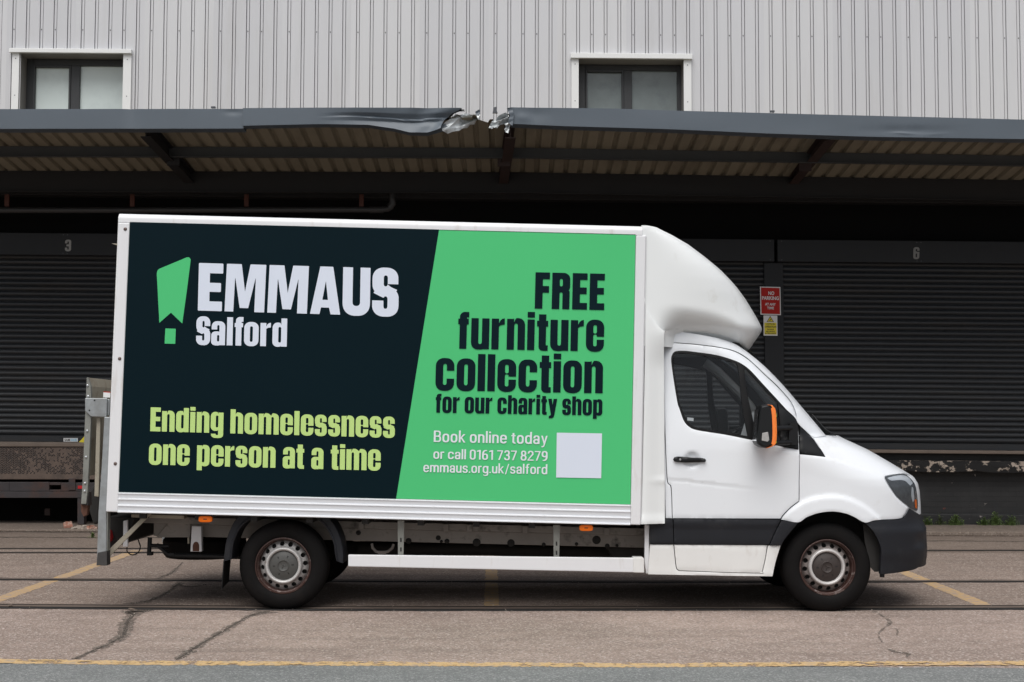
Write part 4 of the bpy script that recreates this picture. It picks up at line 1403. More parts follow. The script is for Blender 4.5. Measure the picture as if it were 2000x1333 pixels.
# weeds at the foot of the wall
def weed(u, hgt, wid, n, label, seed, Y=None, z=0.06, m=None, v=None):
    rr = random.Random(seed)
    Y = Y or YW - 0.13
    x = W(u, 1032, Y).x
    if v is not None:
        p = G(u, v); x, Y, z = p.x, p.y, 0.0
    t = MB()
    for i in range(n):
        a = rr.uniform(0, 6.28)
        r = abs(rr.gauss(0, wid * .42))
        bx, by = x + r * math.cos(a), Y - abs(r * math.sin(a)) * .35
        hh = hgt * rr.uniform(.35, 1.0) * max(.35, 1 - r / wid * .5)
        for k in range(rr.randint(2, 4)):
            a2 = rr.uniform(0, 6.28)
            ln = rr.uniform(.018, .04)
            zz = z + hh * rr.uniform(.15, 1)
            dx, dy, dz = math.cos(a2) * ln, math.sin(a2) * ln, rr.uniform(-.3, .8) * ln
            w_ = ln * .28
            c = Vector((bx + rr.uniform(-.01, .01), by, zz))
            d = Vector((dx, dy, dz)); s_ = Vector((-dy, dx, 0)).normalized() * w_
            t.add([c, c + d * .5 + s_, c + d, c + d * .5 - s_], [(0, 1, 2, 3)])
        t.add([(bx - .002, by, z), (bx + .002, by, z), (bx, by, z + hh)], [(0, 1, 2)])
    o = t.build('weed', m or M['leaf'])
    return tag(o, label, 'weed', 'weeds along the dock wall')
weed(1812, .14, .10, 60, 'low green weed tuft right behind the van bumper', 1)
weed(1836, .20, .07, 50, 'thin upright weed against the black wall, next after the bumper tuft', 2, m=M['leaf2'])
weed(1867, .17, .16, 130, 'broad bright green weed clump mid way along the wall', 3)
weed(1921, .13, .12, 80, 'low weed clump left of the tallest weed', 4)
weed(1945, .21, .13, 120, 'tallest leafy green weed clump at the wall base', 5)
weed(1976, .16, .12, 90, 'green weed clump at the right end of the row', 6)
weed(1945, .06, .03, 14, 'tiny weed growing in the kerb joint', 7, v=1046)
weed(181, .09, .05, 26, 'tiny green weed in the yard beside the tail lift post', 8, v=1051)

# ================================================================== the canopy
def cz(x):                       # the canopy drops towards the right
    return -0.0125 * max(0.0, x) if x > 0.6 else (-0.0125 * (max(0, x) ** 2) / 1.2 if x > 0 else 0.0)
CTF = lambda x, y, z: Vector((x, y, z + cz(x)))
cp = empty('loading_canopy', (0, 16.5, 5.1))
tag(cp, 'long dark grey loading canopy with torn fascia along the warehouse', 'canopy')
def Hs(y):
    return H + 3.607 - 0.1216 * (y - 17.6)
X0, X1 = -9.5, 10.0
rs = MB(CTF)
P1 = W(590 / 2.855, 300, 17.6).x
prof = []
k = -60
while True:
    c = P1 + k * 0.2
    k += 1
    if c < X0: continue
    if c > X1: break
    prof += [(c - 0.075, 0.0), (c + 0.045, 0.0), (c + 0.065, 0.038), (c + 0.105, 0.038)]
ys = [16.47, 16.7, 17.2, 17.8, 18.4, 19.45]
vs = []
for x, dz in prof:
    for j, y in enumerate(ys):
        d = 0.0
        # the front edge is buckled where the fascia was torn away
        if j < 2:
            uu = PX((x, y, Hs(y)))[0]
            if 895 < uu < 1010:
                d = (0.035 * math.sin((uu - 895) / 115 * 9.0) - 0.03) * (1.0 if j == 0 else 0.35)
        vs.append((x, y, Hs(y) + dz + d))
ny = len(ys)
fs = [(i * ny + j, i * ny + j + 1, (i + 1) * ny + j + 1, (i + 1) * ny + j) for i in range(len(prof) - 1) for j in range(ny - 1)]
rs.add(vs, fs)
rs.build('roof_sheet', M['soffit'], cp)
def purlin(y, dep, name, m, lip=0.05):
    mb = MB(CTF)
    zt = Hs(y) - 0.004
    n = 40
    for i in range(n):
        xa, xb = X0 + (X1 - X0) * i / n, X0 + (X1 - X0) * (i + 1) / n
        mb.box(xa, xb, y, y + 0.012, zt - dep, zt)
        mb.box(xa, xb, y - lip, y - 0.0005, zt - dep, zt - dep + 0.012)
    mb.build(name, m, cp)
purlin(17.62, 0.145, 'purlin', M['purlin'])
purlin(18.68, 0.30, 'purlin', M['beam'])
for (uf, vf, ub, mm, tip) in ((284, 266, 400, 'beam', 1), (997, 268, 958, 'beam_rust', 1), (1622, 273, 1530, 'beam_rust', 1)):
    p = W(uf, vf, 16.6)
    q = W(ub, 377, 19.15)
    x = p.x
    zf = p.z
    zr = q.z
    mb = MB()
    def isec(y, zbot, ztop, xx):
        return xx, y, zbot, ztop
    fw = 0.065
    xr = x * 0.55 + q.x * 0.45
    ya_, yb_ = 16.62, 19.3
    # web
    ztf, ztr = Hs(ya_) - 0.02 + cz(x), Hs(yb_) - 0.02 + cz(x)
    mb.add([(x - .006, ya_, zf), (x + .006, ya_, zf), (x + .006, ya_, ztf), (x - .006, ya_, ztf), (xr - .006, yb_, zr), (xr + .006, yb_, zr), (xr + .006, yb_, ztr), (xr - .006, yb_, ztr)],
           [(0, 1, 2, 3), (0, 3, 7, 4), (1, 5, 6, 2), (4, 7, 6, 5)])
    mb.add([(x - fw, ya_, zf - .012), (x + fw, ya_, zf - .012), (x + fw, ya_, zf), (x - fw, ya_, zf), (xr - fw, yb_, zr - .012), (xr + fw, yb_, zr - .012), (xr + fw, yb_, zr), (xr - fw, yb_, zr)],
           [(0, 1, 2, 3), (0, 4, 5, 1), (1, 5, 6, 2), (2, 6, 7, 3), (3, 7, 4, 0), (4, 7, 6, 5)])
    mb.add([(x - fw, ya_, ztf), (x + fw, ya_, ztf), (x + fw, ya_, ztf + .012), (x - fw, ya_, ztf + .012), (xr - fw, yb_, ztr), (xr + fw, yb_, ztr), (xr + fw, yb_, ztr + .012), (xr - fw, yb_, ztr + .012)],
           [(0, 1, 2, 3), (0, 4, 5, 1), (1, 5, 6, 2), (2, 6, 7, 3), (3, 7, 4, 0)])
    sg_ = 1 if x < -1 else -1
    xa_, xb_ = sorted((x + sg_ * 0.007, x + sg_ * 0.17))
    mb.box(xa_, xb_, 17.634, 17.66, Hs(17.6) - 0.25 + cz(x), Hs(17.6) - 0.12 + cz(x))
    mb.build('rafter', M[mm], cp)
# fascia pieces: flat face with a lip turned in at the bottom and the top
YF = 16.42
def fascia(us, top, bot, Y, dent=None, soff=0.17, sub_=4, mm='fascia', name='fascia', warp=None):
    vs = []
    nv = 27
    n = len(us)
    for u, t, b in zip(us, top, bot):
        col = []
        for j in range(nv):
            v = t + (b - t) * j / (nv - 1)
            p = W(warp(u, v) if warp else u, v, Y)
            if dent: p.y += dent(u, v)
            col.append(p)
        a = col[0].copy(); a.y += 0.16; a.z += 0.0
        e = col[-1].copy(); e.y += 0.015; e.z -= 0.004
        f_ = col[-1].copy(); f_.y += soff; f_.z -= 0.012
        g_ = f_ + Vector((0, 0.004, 0.05))
        vs += [a] + col + [e, f_, g_]
    R_ = nv + 4
    fs = [(i * R_ + j, i * R_ + j + 1, (i + 1) * R_ + j + 1, (i + 1) * R_ + j) for i in range(n - 1) for j in range(R_ - 1)]
    return mesh_obj(name, vs, fs, M[mm], cp, smooth=True, ang=28)
def ip(us, pts):
    return list(np.interp(us, [p[0] for p in pts], [p[1] for p in pts]))
us = list(np.linspace(-420, 476, 90))
d1 = lambda u, v: 0.018 * bumpf(u, 256, 9) * (1 - (v - 213) / 40) + 0.002 * math.sin(u * .05) + 0.012 * bumpf(u, 455, 12) * bumpf(v, 219, 6)
fascia(us, ip(us, [(-420, 212), (0, 213.5), (476, 213)]), ip(us, [(-420, 252), (0, 252), (476, 251.5)]), YF, d1)
us = list(np.linspace(474, 872, 110))
def d2(u, v):
    t = smoothstep(610, 740, u)
    d = 0.002 * math.sin(u * .07)
    k = 6 * math.sin(u * .016) - 8 * smoothstep(790, 870, u)
    d += t * lininterp(v, [211, 222 + k * .4, 231 + k, 234 + k, 238 + k * .6, 246, 260], [0.0, 0.012, 0.050, 0.030, 0.052, 0.030, 0.0])
    d += smoothstep(760, 860, u) * 0.012 * math.sin(u * 0.10 + v * .12)
    d -= smoothstep(800, 872, u) * 0.05 * smoothstep(222, 250, v)
    return d
def wp2(u, v):
    return u + max(0.0, (u - 835) / 37.0) * float(np.interp(v, [211, 216, 222, 230, 236, 246, 258], [30, 24, 10, 0, -6, -10, -12]))
def lininterp(x, xs, ys):
    return float(np.interp(x, xs, ys))
fascia(us, ip(us, [(474, 211.5), (640, 210.5), (760, 210.5), (872, 211.5)]),
       ip(us, [(474, 246), (560, 244), (640, 242.5), (720, 243), (770, 251), (800, 259), (835, 259.5), (858, 256), (872, 252)]), YF - 0.03, d2, soff=0.14, warp=wp2)
us = list(np.linspace(998, 2450, 150))
def d3(u, v):
    d = 0.004 * math.sin(u * .013) * math.sin((v - 210) * .05)
    d -= 0.016 * bumpf(u, 1022, 9) * bumpf(v, 230, 9)
    d += 0.012 * bumpf(u, 1046, 26) * bumpf(v, 222, 14)
    d += 0.010 * bumpf(u, 1775, 70) * bumpf(v, 255, 8) * (1 + .3 * math.sin(u * .12))
    d -= 0.004 * (1 + math.sin(u * .09)) * bumpf(u, 1780, 50) * bumpf(v, 262 + 2 * math.sin(u * .06), 2)
    return d
fascia(us, ip(us, [(998, 210), (1200, 212.5), (1300, 216), (1510, 221.5), (1700, 226.5), (2000, 234), (2450, 245)]),
       ip(us, [(998, 242), (1100, 246.5), (1300, 252.5), (1500, 261), (1700, 267.5), (1850, 270), (2000, 272), (2450, 280)]), YF, d3)
# torn, crumpled metal ends
def crumple(outline, Y, seed, amp, freq, name='torn_fascia', m='torn', lean=None):
    rr = random.Random(seed)
    ph = [(rr.uniform(.25, .8) * freq, rr.uniform(.5, 1.3) * freq * 1.2, rr.uniform(0, 6.28), rr.uniform(.4, 1)) for _ in range(4)]
    def surf(u, v):
        p = W(u, v, Y)
        d = sum(a * abs(math.sin(u * fx + v * fy + p_)) for fx, fy, p_, a in ph) * amp
        p.y += d + (lean(u, v) if lean else 0)
        return p
    return panel(name, resample(outline, 3), surf, M[m], cp, step=2.5, depth=0.012, edge=0, raw=True, smooth=True, ang=30)
crumple([(864, 255), (862, 247), (869, 237), (876, 233), (882, 226), (890, 219.5), (899, 220.5), (908, 217), (921, 218.5), (930, 216), (937.5, 217.5), (934, 222), (937, 227), (930, 229), (926, 237), (917, 239), (912, 245), (903, 247), (896, 252), (884, 254), (874, 259)],
        YF - 0.02, 3, 0.026, 0.17, lean=lambda u, v: (u - 865) * 0.0022)
crumple([(830, 261), (842, 254), (856, 246), (868, 239.5), (873, 246), (868, 255), (850, 260.5)], YF + 0.02, 5, 0.012, 0.2, m='fascia')
crumple([(866, 212), (886, 211), (906, 213), (908, 217.5), (897, 217), (888, 220.5), (881, 227), (875, 233), (867, 235)], YF + 0.03, 8, 0.014, 0.2, m='black')
crumple([(928, 218), (936, 213.5), (938, 217), (935, 226), (930, 224)], YF + 0.01, 12, 0.012, 0.25, m='fascia')
crumple([(954, 248), (956, 243), (961, 235), (968, 231), (974, 225), (983, 221), (987, 218.5), (993, 222), (996, 231), (999, 238), (995, 247), (993, 259), (987, 256), (985, 250), (988, 245), (984, 239.5), (977, 241), (971, 249), (966, 248), (960, 250)],
        YF - 0.04, 6, 0.036, 0.23)
crumple([(990, 211), (999, 209), (1004, 222), (1001, 246), (992, 238), (996, 226)], YF - 0.05, 9, 0.016, 0.2, m='fascia')
mb = MB(); mb.prism_px([(963, 216), (963.5, 210), (969.5, 209), (969.5, 215), (972, 221), (962, 221)], 16.60, 16.64)
mb.build('broken_cleat', M['screw'], cp)
for u, v in ((416, 212), (1509, 220)):
    mb = MB()
    mb.prism_px([(u - 4, v - 1), (u + 4, v - 1), (u + 4, v - 4), (u - 4, v - 4)], YF + 0.05, YF + 0.09)
    mb.build('fixing_lug', M['screw'], cp)

# drain pipe under the canopy
pp = empty('drainpipe', W(400, 410, 18.9))
tag(pp, 'dark grey drainpipe hung along the wall under the canopy', 'pipe')
mb = MB()
YPp = 19.0
path = [W(-500, 411, YPp), W(200, 411, YPp), W(745, 410, YPp), W(757, 409, YPp), W(764, 405, YPp), W(767, 397, YPp), W(767, 380, YPp), W(766.5, 350, YPp)]
mb.tube(path, 0.042, 14)
mb.tube([W(760, 405, YPp), W(767, 398, YPp), W(767, 388, YPp)], 0.052, 14)
mb.tube([W(722, 410.5, YPp), W(748, 410, YPp)], 0.05, 14)
mb.build('pipe_run', M['pipe'], pp, smooth=True, ang=60)
for u in (13, 258, 481, 706):
    mb = MB(); boxpx(mb, u - 4.5, 380, u + 4.5, 404, YPp + 0.02, YPp + 0.05)
    mb.build('bracket', M['clip'], pp, bevel=0.004)

# ================================================================== the box van
YB0 = 10.70                     # near side of the load box
YC0 = 10.78                     # near side of the cab
YC = 11.76                      # centre line of the vehicle
TH = 0.0215                     # nose-down attitude
van = empty('box_van', G(1080, 1150))
van.location = (0.4, YC, 0.0)
tag(van, 'white box van with a dark teal and green furniture collection advert on its side', 'van')
O0 = W(231.5, 1000, YB0)
EX = Vector((math.cos(TH), 0, -math.sin(TH)))
EZ = Vector((math.sin(TH), 0, math.cos(TH)))
def TF(a, c, b):                # van frame: a forwards, c across (0 = near side), b up
    return O0 + EX * a + EZ * b + Vector((0, c, 0))
def A(u, v, c=0.0):             # pixel -> (a, b) in the van frame at depth c
    p = W(u, v, YB0 + c) - O0
    return p.dot(EX), p.dot(EZ)
WID = 2 * (YC - YB0)

# ---- load box
aL, bB = A(207.5, 1000)
aR, bT = A(1252, 443)
bT = (A(231, 415)[1] + bT) / 2
a1, b1 = A(254.5, 432.5)        # graphic corners
a2, b2 = A(1241, 460)
a3, b3 = A(1231.5, 986)
a4, b4 = A(232.5, 961.5)
bgt, bgb = (b1 + b2) / 2, (b3 + b4) / 2
agl, agr = (a1 + a4) / 2, (a2 + a3) / 2
aL = A(207.5, 1000)[0]; aL = (aL + A(231, 416)[0]) / 2
aR = (A(1261, 460)[0] + A(1252, 1025)[0]) / 2
bB = (A(209, 1001)[1] + A(1250, 1025)[1]) / 2
mb = MB(TF)
mb.box(aL + .01, aR - .002, 0.02, WID - .02, bB + 0.03, bT - 0.02)
box_o = mb.build('load_box', M['white_grp'], van, bevel=0.01)
# roof trim: rounded extrusion along the top edges
def trim_prof(n=8, r=0.045, hgt=0.075):
    pr = [(0.0, -hgt), (0.0, -r)]
    pr += [(r - r * math.cos(t), -r + r * math.sin(t)) for t in [math.pi / 2 * k / n for k in range(1, n + 1)]]
    pr += [(0.12, 0.0), (0.12, -0.02), (0.05, -0.02), (0.025, -hgt)]
    return pr
def sweep_x(pr, x0, x1, y0, z0, flip=False):
    mb = MB(TF)
    n = len(pr)
    vs = []
    for x in (x0, x1):
        for (y, z) in pr:
            vs.append((x, (WID - y - y0) if flip else y0 + y, z0 + z))
    fs = [(i, (i + 1) % n, (i + 1) % n + n, i + n) for i in range(n)]
    fs += [tuple(range(n - 1, -1, -1)), tuple(range(n, 2 * n))]
    mb.add(vs, fs)
    return mb
for fl in (False, True):
    sweep_x(trim_prof(), aL, aR - 0.03, 0.0, bT, fl).build('roof_trim', M['post'], box_o, smooth=True, ang=40)
# lower ribbed side rail
bR1 = bgb
bR0 = (A(233, 1002)[1] + A(1231, 1023.5)[1]) / 2
h_ = bR1 - bR0
pr = [(0.004, 0)]
for f, w_ in ((0.0, .03), (0.30, .04), (0.62, .04), (0.93, .04)):
    z = -f * h_
    pr += [(0.004, z - 0.001), (-0.007, z - 0.004), (-0.008, z - 0.012), (-0.002, z - 0.016)]
pr += [(0.000, -h_), (0.10, -h_), (0.10, 0)]
for fl in (False, True):
    sweep_x(pr, agl - 0.004, agr + 0.002, 0.0, bR1, fl).build('side_rail', M['rail'], box_o, smooth=True, ang=30)
# corner posts
for fl in (False, True):
    for (xa, xb, zt, nm) in ((aL, agl - 0.003, bT - 0.077, 'rear_post'), (agr + 0.003, aR, bT - 0.077, 'front_post')):
        mb = MB(TF)
        if not fl: mb.box(xa, xb, -0.004, 0.10, bB, zt)
        else: mb.box(xa, xb, WID - .10, WID + .004, bB, zt)
        mb.build(nm, M['post'], box_o, bevel=0.008)
for u, v in ((245, 448), (234, 701), (225.5, 906)):
    mb = MB(TF)
    a_, b_ = A(u, v)
    pr_ = [(0.0145, -0.004), (0.012, -0.009), (0.006, -0.012), (0.0005, -0.0125)]
    vs, fs = [], []
    n = 12
    for r, y in pr_:
        vs += [(a_ + r * math.cos(6.283 * k / n), y, b_ + r * math.sin(6.283 * k / n)) for k in range(n)]
    for i in range(3):
        fs += [(i * n + k, (i + 1) * n + k, (i + 1) * n + (k + 1) % n, i * n + (k + 1) % n)[::-1] for k in range(n)]
    mb.add(vs, fs)
    mb.build('rivet', M['rivet'], box_o)
# rear doors frame, top lamp stub
mb = MB(TF)
mb.box(aL - 0.012, aL + 0.009, 0.04, WID - 0.04, bB + 0.05, bT - 0.06)
mb.build('rear_shutter', M['white_low'], box_o)
a_, b_ = A(222, 476)
mb = MB(TF)
mb.prism([(aL - 0.055, b_ + .004), (aL + .004, b_ + .004), (aL + .004, b_ - .018), (aL - 0.01, b_ - .01)], 0.03, 0.05)
mb.build('door_catch', M['alu_old'], box_o)

# ---- side advert
YG = YB0 - 0.0005
def flat_px(name, pts, Y, m, parent):
    P = [W(u, v, Y) for u, v in pts]
    f = tuple(range(len(P)))
    a = sum(P[i].x * P[(i + 1) % len(P)].z - P[(i + 1) % len(P)].x * P[i].z for i in range(len(P)))
    return mesh_obj(name, P, [f if a > 0 else f[::-1]], m, parent)
def flat_ab(name, pts, c, m, parent):
    mb = MB(TF)
    f = tuple(range(len(pts)))
    a = sum(pts[i][0] * pts[(i + 1) % len(pts)][1] - pts[(i + 1) % len(pts)][0] * pts[i][1] for i in range(len(pts)))
    mb.add([(p[0], c, p[1]) for p in pts], [f if a > 0 else f[::-1]])
    return mb.build(name, m, parent)
mb = MB(TF)
mb.box(agl + .002, agr, 0.0, 0.03, bgb + .002, bgt - 0.0)
adv = mb.build('side_advert', M['green'], van)
dt, db = A(857.5, 449.5)[0], A(773.5, 976.3)[0]
flat_ab('dark_half', [(agl - .002, bgb + .0005), (db, bgb + .0005), (dt, bgt + .001), (agl - .002, bgt + .001)], -0.0015, M['navy'], adv)
YL = YB0 - 0.004
word('lettering', 'EMMAUS', GE, (386.3, 607), (778, 618.3), 93, YL, M['letter'], adv, gap=4.6)
# 'Salford': capital from the logo face, the rest in the condensed face
vs, fs, x = [], [], 0.0
for ch in 'Salford':
    if ch == 'S':
        lp, w_ = glyph('S', GE); sy, sx = 1.19, 1.02
    else:
        lp, w_ = glyph(ch, GL); sy, sx = 1.0, 1.0
    v, f = curve_mesh(lp)
    k = len(vs)
    vs += [(p[0] * sx + x, p[1] * sy * (1.03 if p[1] > 104 else 1)) for p in v]
    fs += [tuple(i + k for i in q) for q in f]
    x += w_ * sx + (4 if ch in 'Sf' else 7)
wS = x - 7
Aq, Bq = W(382.6, 673.5, YL), W(560, 677.6, YL)
upq = W(382.6 + 46 * .0245, 673.5 - 46, YL) - W(382.6, 673.5, YL)
letter_obj('lettering', vs, fs, lambda x_, y_: Aq + (Bq - Aq) * (x_ / wS) + upq * (y_ / 100), M['letter'], adv)
word('lettering', 'FREE', GL, (1044.3, 603), (1180, 606), 61.6, YL, M['ink'], adv, gap=7.6)
word('lettering', 'furniture', GL, (893.8, 681.3), (1179.3, 687), 61, YL, M['ink'], adv, gap=7.5)
word('lettering', 'collection', GL, (850, 762.5), (1177, 768.6), 62.3, YL, M['ink'], adv, gap=7.5)
word('lettering', 'for our charity shop', GL, (850.5, 806.3), (1176.3, 812), 31.4, YL, M['ink'], adv, gap=7.2, space=25)
word('lettering', 'Ending homelessness', GL, (293.3, 842.6), (771, 855.6), 40.6, YL, M['lime'], adv, gap=6.6, space=26)
word('lettering', 'one person at a time', GL, (290.4, 907.7), (743.2, 919.6), 40.6, YL, M['lime'], adv, gap=6.6, space=27)
word('lettering', 'Book online today', GT, (847, 863.6), (1069.3, 868.0), 22.2, YL, M['letter_w'], adv, gap=15, space=34, hunit=136.0)
word('lettering', 'or call 0161 737 8279', GT, (846.3, 896.3), (1069.3, 900.8), 18.9, YL, M['letter_w'], adv, gap=14, space=34, hunit=136.0)
word('lettering', 'emmaus.org.uk/salford', GT, (826.8, 922.3), (1068.8, 926.6), 18.6, YL, M['letter_w'], adv, gap=14, space=34, hunit=136.0)
def z4(x, y):
    return x / 4 + 200, y / 4 + 400
lg_ = [(425, 545), (427, 525), (434, 510), (447, 501), (540, 462), (655, 414), (670, 411), (682, 416), (689, 428), (689, 440), (660, 670), (624, 929), (580, 887), (536, 845), (490, 884), (445, 924)]
flat_px('logo_mark', [z4(*p) for p in lg_], YL, M['green'], adv)
flat_px('logo_mark', [z4(*p) for p in ((492, 968), (573, 970), (569, 1088), (486, 1086))], YL, M['green'], adv)
flat_px('white_square', [(1087.5, 845.5), (1175.8, 847), (1174.2, 934.6), (1086.2, 933)], YL, M['letter'], adv)

# ---- aerodynamic cab fairing
hwF = YC - YB0 - 0.008
xsF = TF(aR - 0.02, 0, 1.5).x
vb_ = [(1200, 644), (1300, 644.5), (1320, 645), (1350, 648.6), (1386, 653), (1416, 660), (1437, 667.5), (1450, 677), (1462, 684.5), (1500, 690)]
silF = [(1463, 686), (1467, 680), (1474, 669), (1482, 657.5), (1487, 650), (1489, 644.5), (1487.5, 638.5), (1482, 627), (1470, 606), (1455, 582), (1434, 555), (1410, 531), (1380, 505.5), (1350, 484.5), (1320, 466.5), (1290, 452.5), (1277, 447), (1268, 444.2), (1261, 443)]
def nF(z):
    return 2.6 + 0.9 * smoothstep(2.35, 2.9, z)
def turn_under(x, z):
    u_, v_ = PX((x, YB0 + .05, z))
    zb_ = W(u_, float(np.interp(u_, [p[0] for p in vb_], [p[1] for p in vb_])), YB0 + .05).z
    q = min(1.15, max(0.0, (zb_ + 0.20 - z) / 0.20))
    return 0.19 * smoothstep(1278, 1345, u_) * (1 - smoothstep(1440, 1485, u_) * .6) * q ** 1.8
tabF = []
for u, v in silF:
    Yt = 11.2
    for _ in range(5):
        z = W(u, v, Yt).z
        lo, hi = xsF + .001, 4.0
        for _k in range(34):
            xm = (lo + hi) / 2
            best, bt = -1e9, 0
            for t in np.linspace(0.2, 1, 60):
                y = YC - hwF * max(0.0, 1 - t ** nF(z)) ** (1 / nF(z))
                uu = PX((xsF + (xm - xsF) * t, y, z))[0]
                if uu > best: best, bt = uu, y
            if best > u: hi = xm
            else: lo = xm
        Yt = bt
    tabF.append((z, (lo + hi) / 2))
tabF.sort()
fz = [t[0] for t in tabF]; fx = [t[1] for t in tabF]
def XFF(z):
    return float(np.interp(z, fz, fx))
def gF(x, y, z):
    if z > fz[-1] + .004: return -(z - fz[-1])
    L_ = max(.01, XFF(z) - xsF)
    t = (x - xsF) / L_
    n_ = nF(z)
    if t >= 1: return -(t - 1) * L_ - abs(YC - y) * .02
    w_ = hwF * (1 - max(0.0, t) ** n_) ** (1 / n_) - turn_under(x, z)
    return w_ - abs(YC - y)
def fhit(u, v):
    d = ray(u, v)
    def at(Y):
        t = Y / d.y
        return d.x * t, Y, H + d.z * t
    Y = YB0 - 0.01
    best = (gF(*at(Y)), Y)
    while Y < YC:
        Y2 = Y + 0.03
        g1 = gF(*at(Y2))
        if g1 > best[0]: best = (g1, Y2)
        if g1 >= 0:
            a, b = Y, Y2
            for _ in range(13):
                m_ = (a + b) / 2
                if gF(*at(m_)) >= 0: b = m_
                else: a = m_
            return Vector(at(b))
        Y = Y2
    return Vector(at(best[1]))
f_out = [(1253.5, 443.2), (1266, 443.6), (1277, 447.4), (1290, 453), (1320, 467), (1350, 485), (1380, 506), (1410, 531.5), (1434, 555.5), (1454.5, 582.5), (1469.5, 606.5), (1481.5, 627.5), (1487, 639), (1488, 644.5), (1486, 650), (1481, 657.5), (1473, 669), (1466, 679.5), (1462, 684.5), (1450, 677), (1437, 667.5), (1416, 660), (1386, 653), (1350, 648.6), (1320, 645), (1300, 644.5), (1253.5, 644.5)]
fair = panel('roof_fairing', f_out, fhit, M['white_grp'], van, step=5, depth=0.05, edge=0.003, ang=60)
panel('fairing_side', f_out, fhit, M['white_grp'], fair, step=6, depth=0.05, edge=0.003, ang=60, mirror=YC)
# nose and roof of the fairing, from side to side
mb = MB()
rows = []
for z in [fz[0] + (fz[-1] - .010 - fz[0]) * (1 - (1 - q / 44) ** 1.6) for q in range(45)]:
    row = []
    for k in range(29):
        t = 1 - (1 - k / 28) ** 2
        t = 0.02 + 0.98 * t
        n_ = nF(z)
        x = xsF + (XFF(z) - .006 - xsF) * t
        w_ = max(0.0, (hwF - .006) * max(0.0, 1 - t ** n_) ** (1 / n_) - turn_under(x, z) * (1 if k < 28 else 0))
        row.append((x, YC - w_, z))
    rows.append(row + [(p[0], 2 * YC - p[1], p[2]) for p in row[-2::-1]])
n = len(rows[0])
mb.add([p for r in rows for p in r], [(j_ * n + k, j_ * n + k + 1, (j_ + 1) * n + k + 1, (j_ + 1) * n + k) for j_ in range(44) for k in range(n - 1)])
top = [(p[0], p[1], p[2] + .0) for p in rows[-1]]
k0_ = len(mb.v)
mb.add(top, [tuple(range(n))])
mb.build('fairing_nose', M['white_grp'], fair, smooth=True, ang=50)
# joint line and chin lip under the nose
mb = MB()
mb.prism_px([(1432, 668), (1446, 670), (1463, 688), (1457, 689), (1448, 684), (1440, 675)], YC0 + 0.30, YC0 + 1.6, front=YC0 + 0.25)
mb.build('fairing_bracket', M['black'], fair)
# filler panel between load box and cab
def skirt(u, v):
    f = smoothstep(1253, 1299, u)
    top = 1 - smoothstep(645, 725, v)
    Y = YB0 + (0.004 + 0.045 * f) * (1 - top) - 0.005 * top
    Y -= 0.008 * bumpf(v, 939, 6) * smoothstep(1254, 1300, u) + 0.010 * smoothstep(1000, 1022, v)
    return W(u, v, Y)
sk = [(1257, 585), (1263, 600), (1271, 617), (1281, 632), (1292, 643), (1302, 648), (1297, 660), (1297.5, 800), (1298.5, 940), (1298.5, 1023), (1252.5, 1024.5), (1256, 880), (1261, 610)]
for mr in (None, YC):
    panel('fairing_side', sk, skirt, M['white_grp'], fair, step=5, depth=0.06, edge=0.003, mirror=mr)
mb = MB(TF)
a_, b_ = A(1254, 461)
mb.box(aR + .0005, aR + 0.0035, -0.0035, 0.03, A(1252, 1024)[1], bT - 0.08)
mb.build('joint_strip', M['post'], fair)

# ---- cab body surface
def z_at(v, u=1600, Y=YC0):
    return W(u, v, Y).z
sil = [(1806, 1100), (1808.5, 1086), (1809, 1070), (1808, 1050), (1808, 1032), (1801, 1018), (1798, 1007), (1797.5, 985), (1796, 960), (1793, 945), (1785, 932), (1764, 918.5), (1734, 900.5), (1695, 878), (1665, 864.5), (1640, 853), (1622, 849), (1590, 817), (1570, 795), (1545, 766), (1514, 730), (1490, 705), (1466, 682), (1446, 668)]
belt = z_at(885)
rtop = z_at(648, 1350)
def hw_c(z):
    t = max(0.0, (z - belt) / (rtop - belt))
    return (YC - YC0) - 0.125 * t ** 1.35
def LL(z):
    return 0.95 - 0.50 * smoothstep(1.25, 1.62, z)
def NN(z):
    return 2.7 - 0.5 * smoothstep(1.25, 1.62, z)
tab = []
for u, v in sil:
    Yt = 11.0
    for _ in range(5):
        z = W(u, v, Yt).z
        L_, n_, hw = LL(z), NN(z), hw_c(z)
        lo, hi = 1.0, 5.0
        for _k in range(34):
            xm = (lo + hi) / 2
            best, bt = -1e9, 0
            for t in np.linspace(0.3, 1, 50):
                x = xm - L_ + L_ * t
                y = YC - hw * max(0.0, 1 - t ** n_) ** (1 / n_)
                uu = 1000 + F * x / y
                if uu > best: best, bt = uu, y
            if best > u: hi = xm
            else: lo = xm
        Yt = bt
    tab.append((z, (lo + hi) / 2))
tab.sort()
tz = [t[0] for t in tab]; tx = [t[1] for t in tab]
def XF(z):
    return float(np.interp(z, tz, tx))
def g_in(x, y, z):
    hw, L_, n_ = hw_c(z), LL(z), NN(z)
    t = (x - (XF(z) - L_)) / L_
    if t <= 0: w_ = hw
    elif t >= 1: w_ = -(t - 1) * L_
    else: w_ = hw * (1 - t ** n_) ** (1 / n_)
    return w_ - abs(YC - y)
def cab(u, v):
    d = ray(u, v)
    def at(Y):
        t = Y / d.y
        return d.x * t, Y, H + d.z * t
    Y = YC0 - 0.02
    g0 = g_in(*at(Y))
    best = (g0, Y)
    while Y < YC:
        Y2 = Y + 0.03
        g1 = g_in(*at(Y2))
        if g1 > best[0]: best = (g1, Y2)
        if g1 >= 0:
            a, b = Y, Y2
            for _ in range(14):
                m_ = (a + b) / 2
                if g_in(*at(m_)) >= 0: b = m_
                else: a = m_
            return Vector(at(b))
        Y = Y2
    return Vector(at(best[1]))
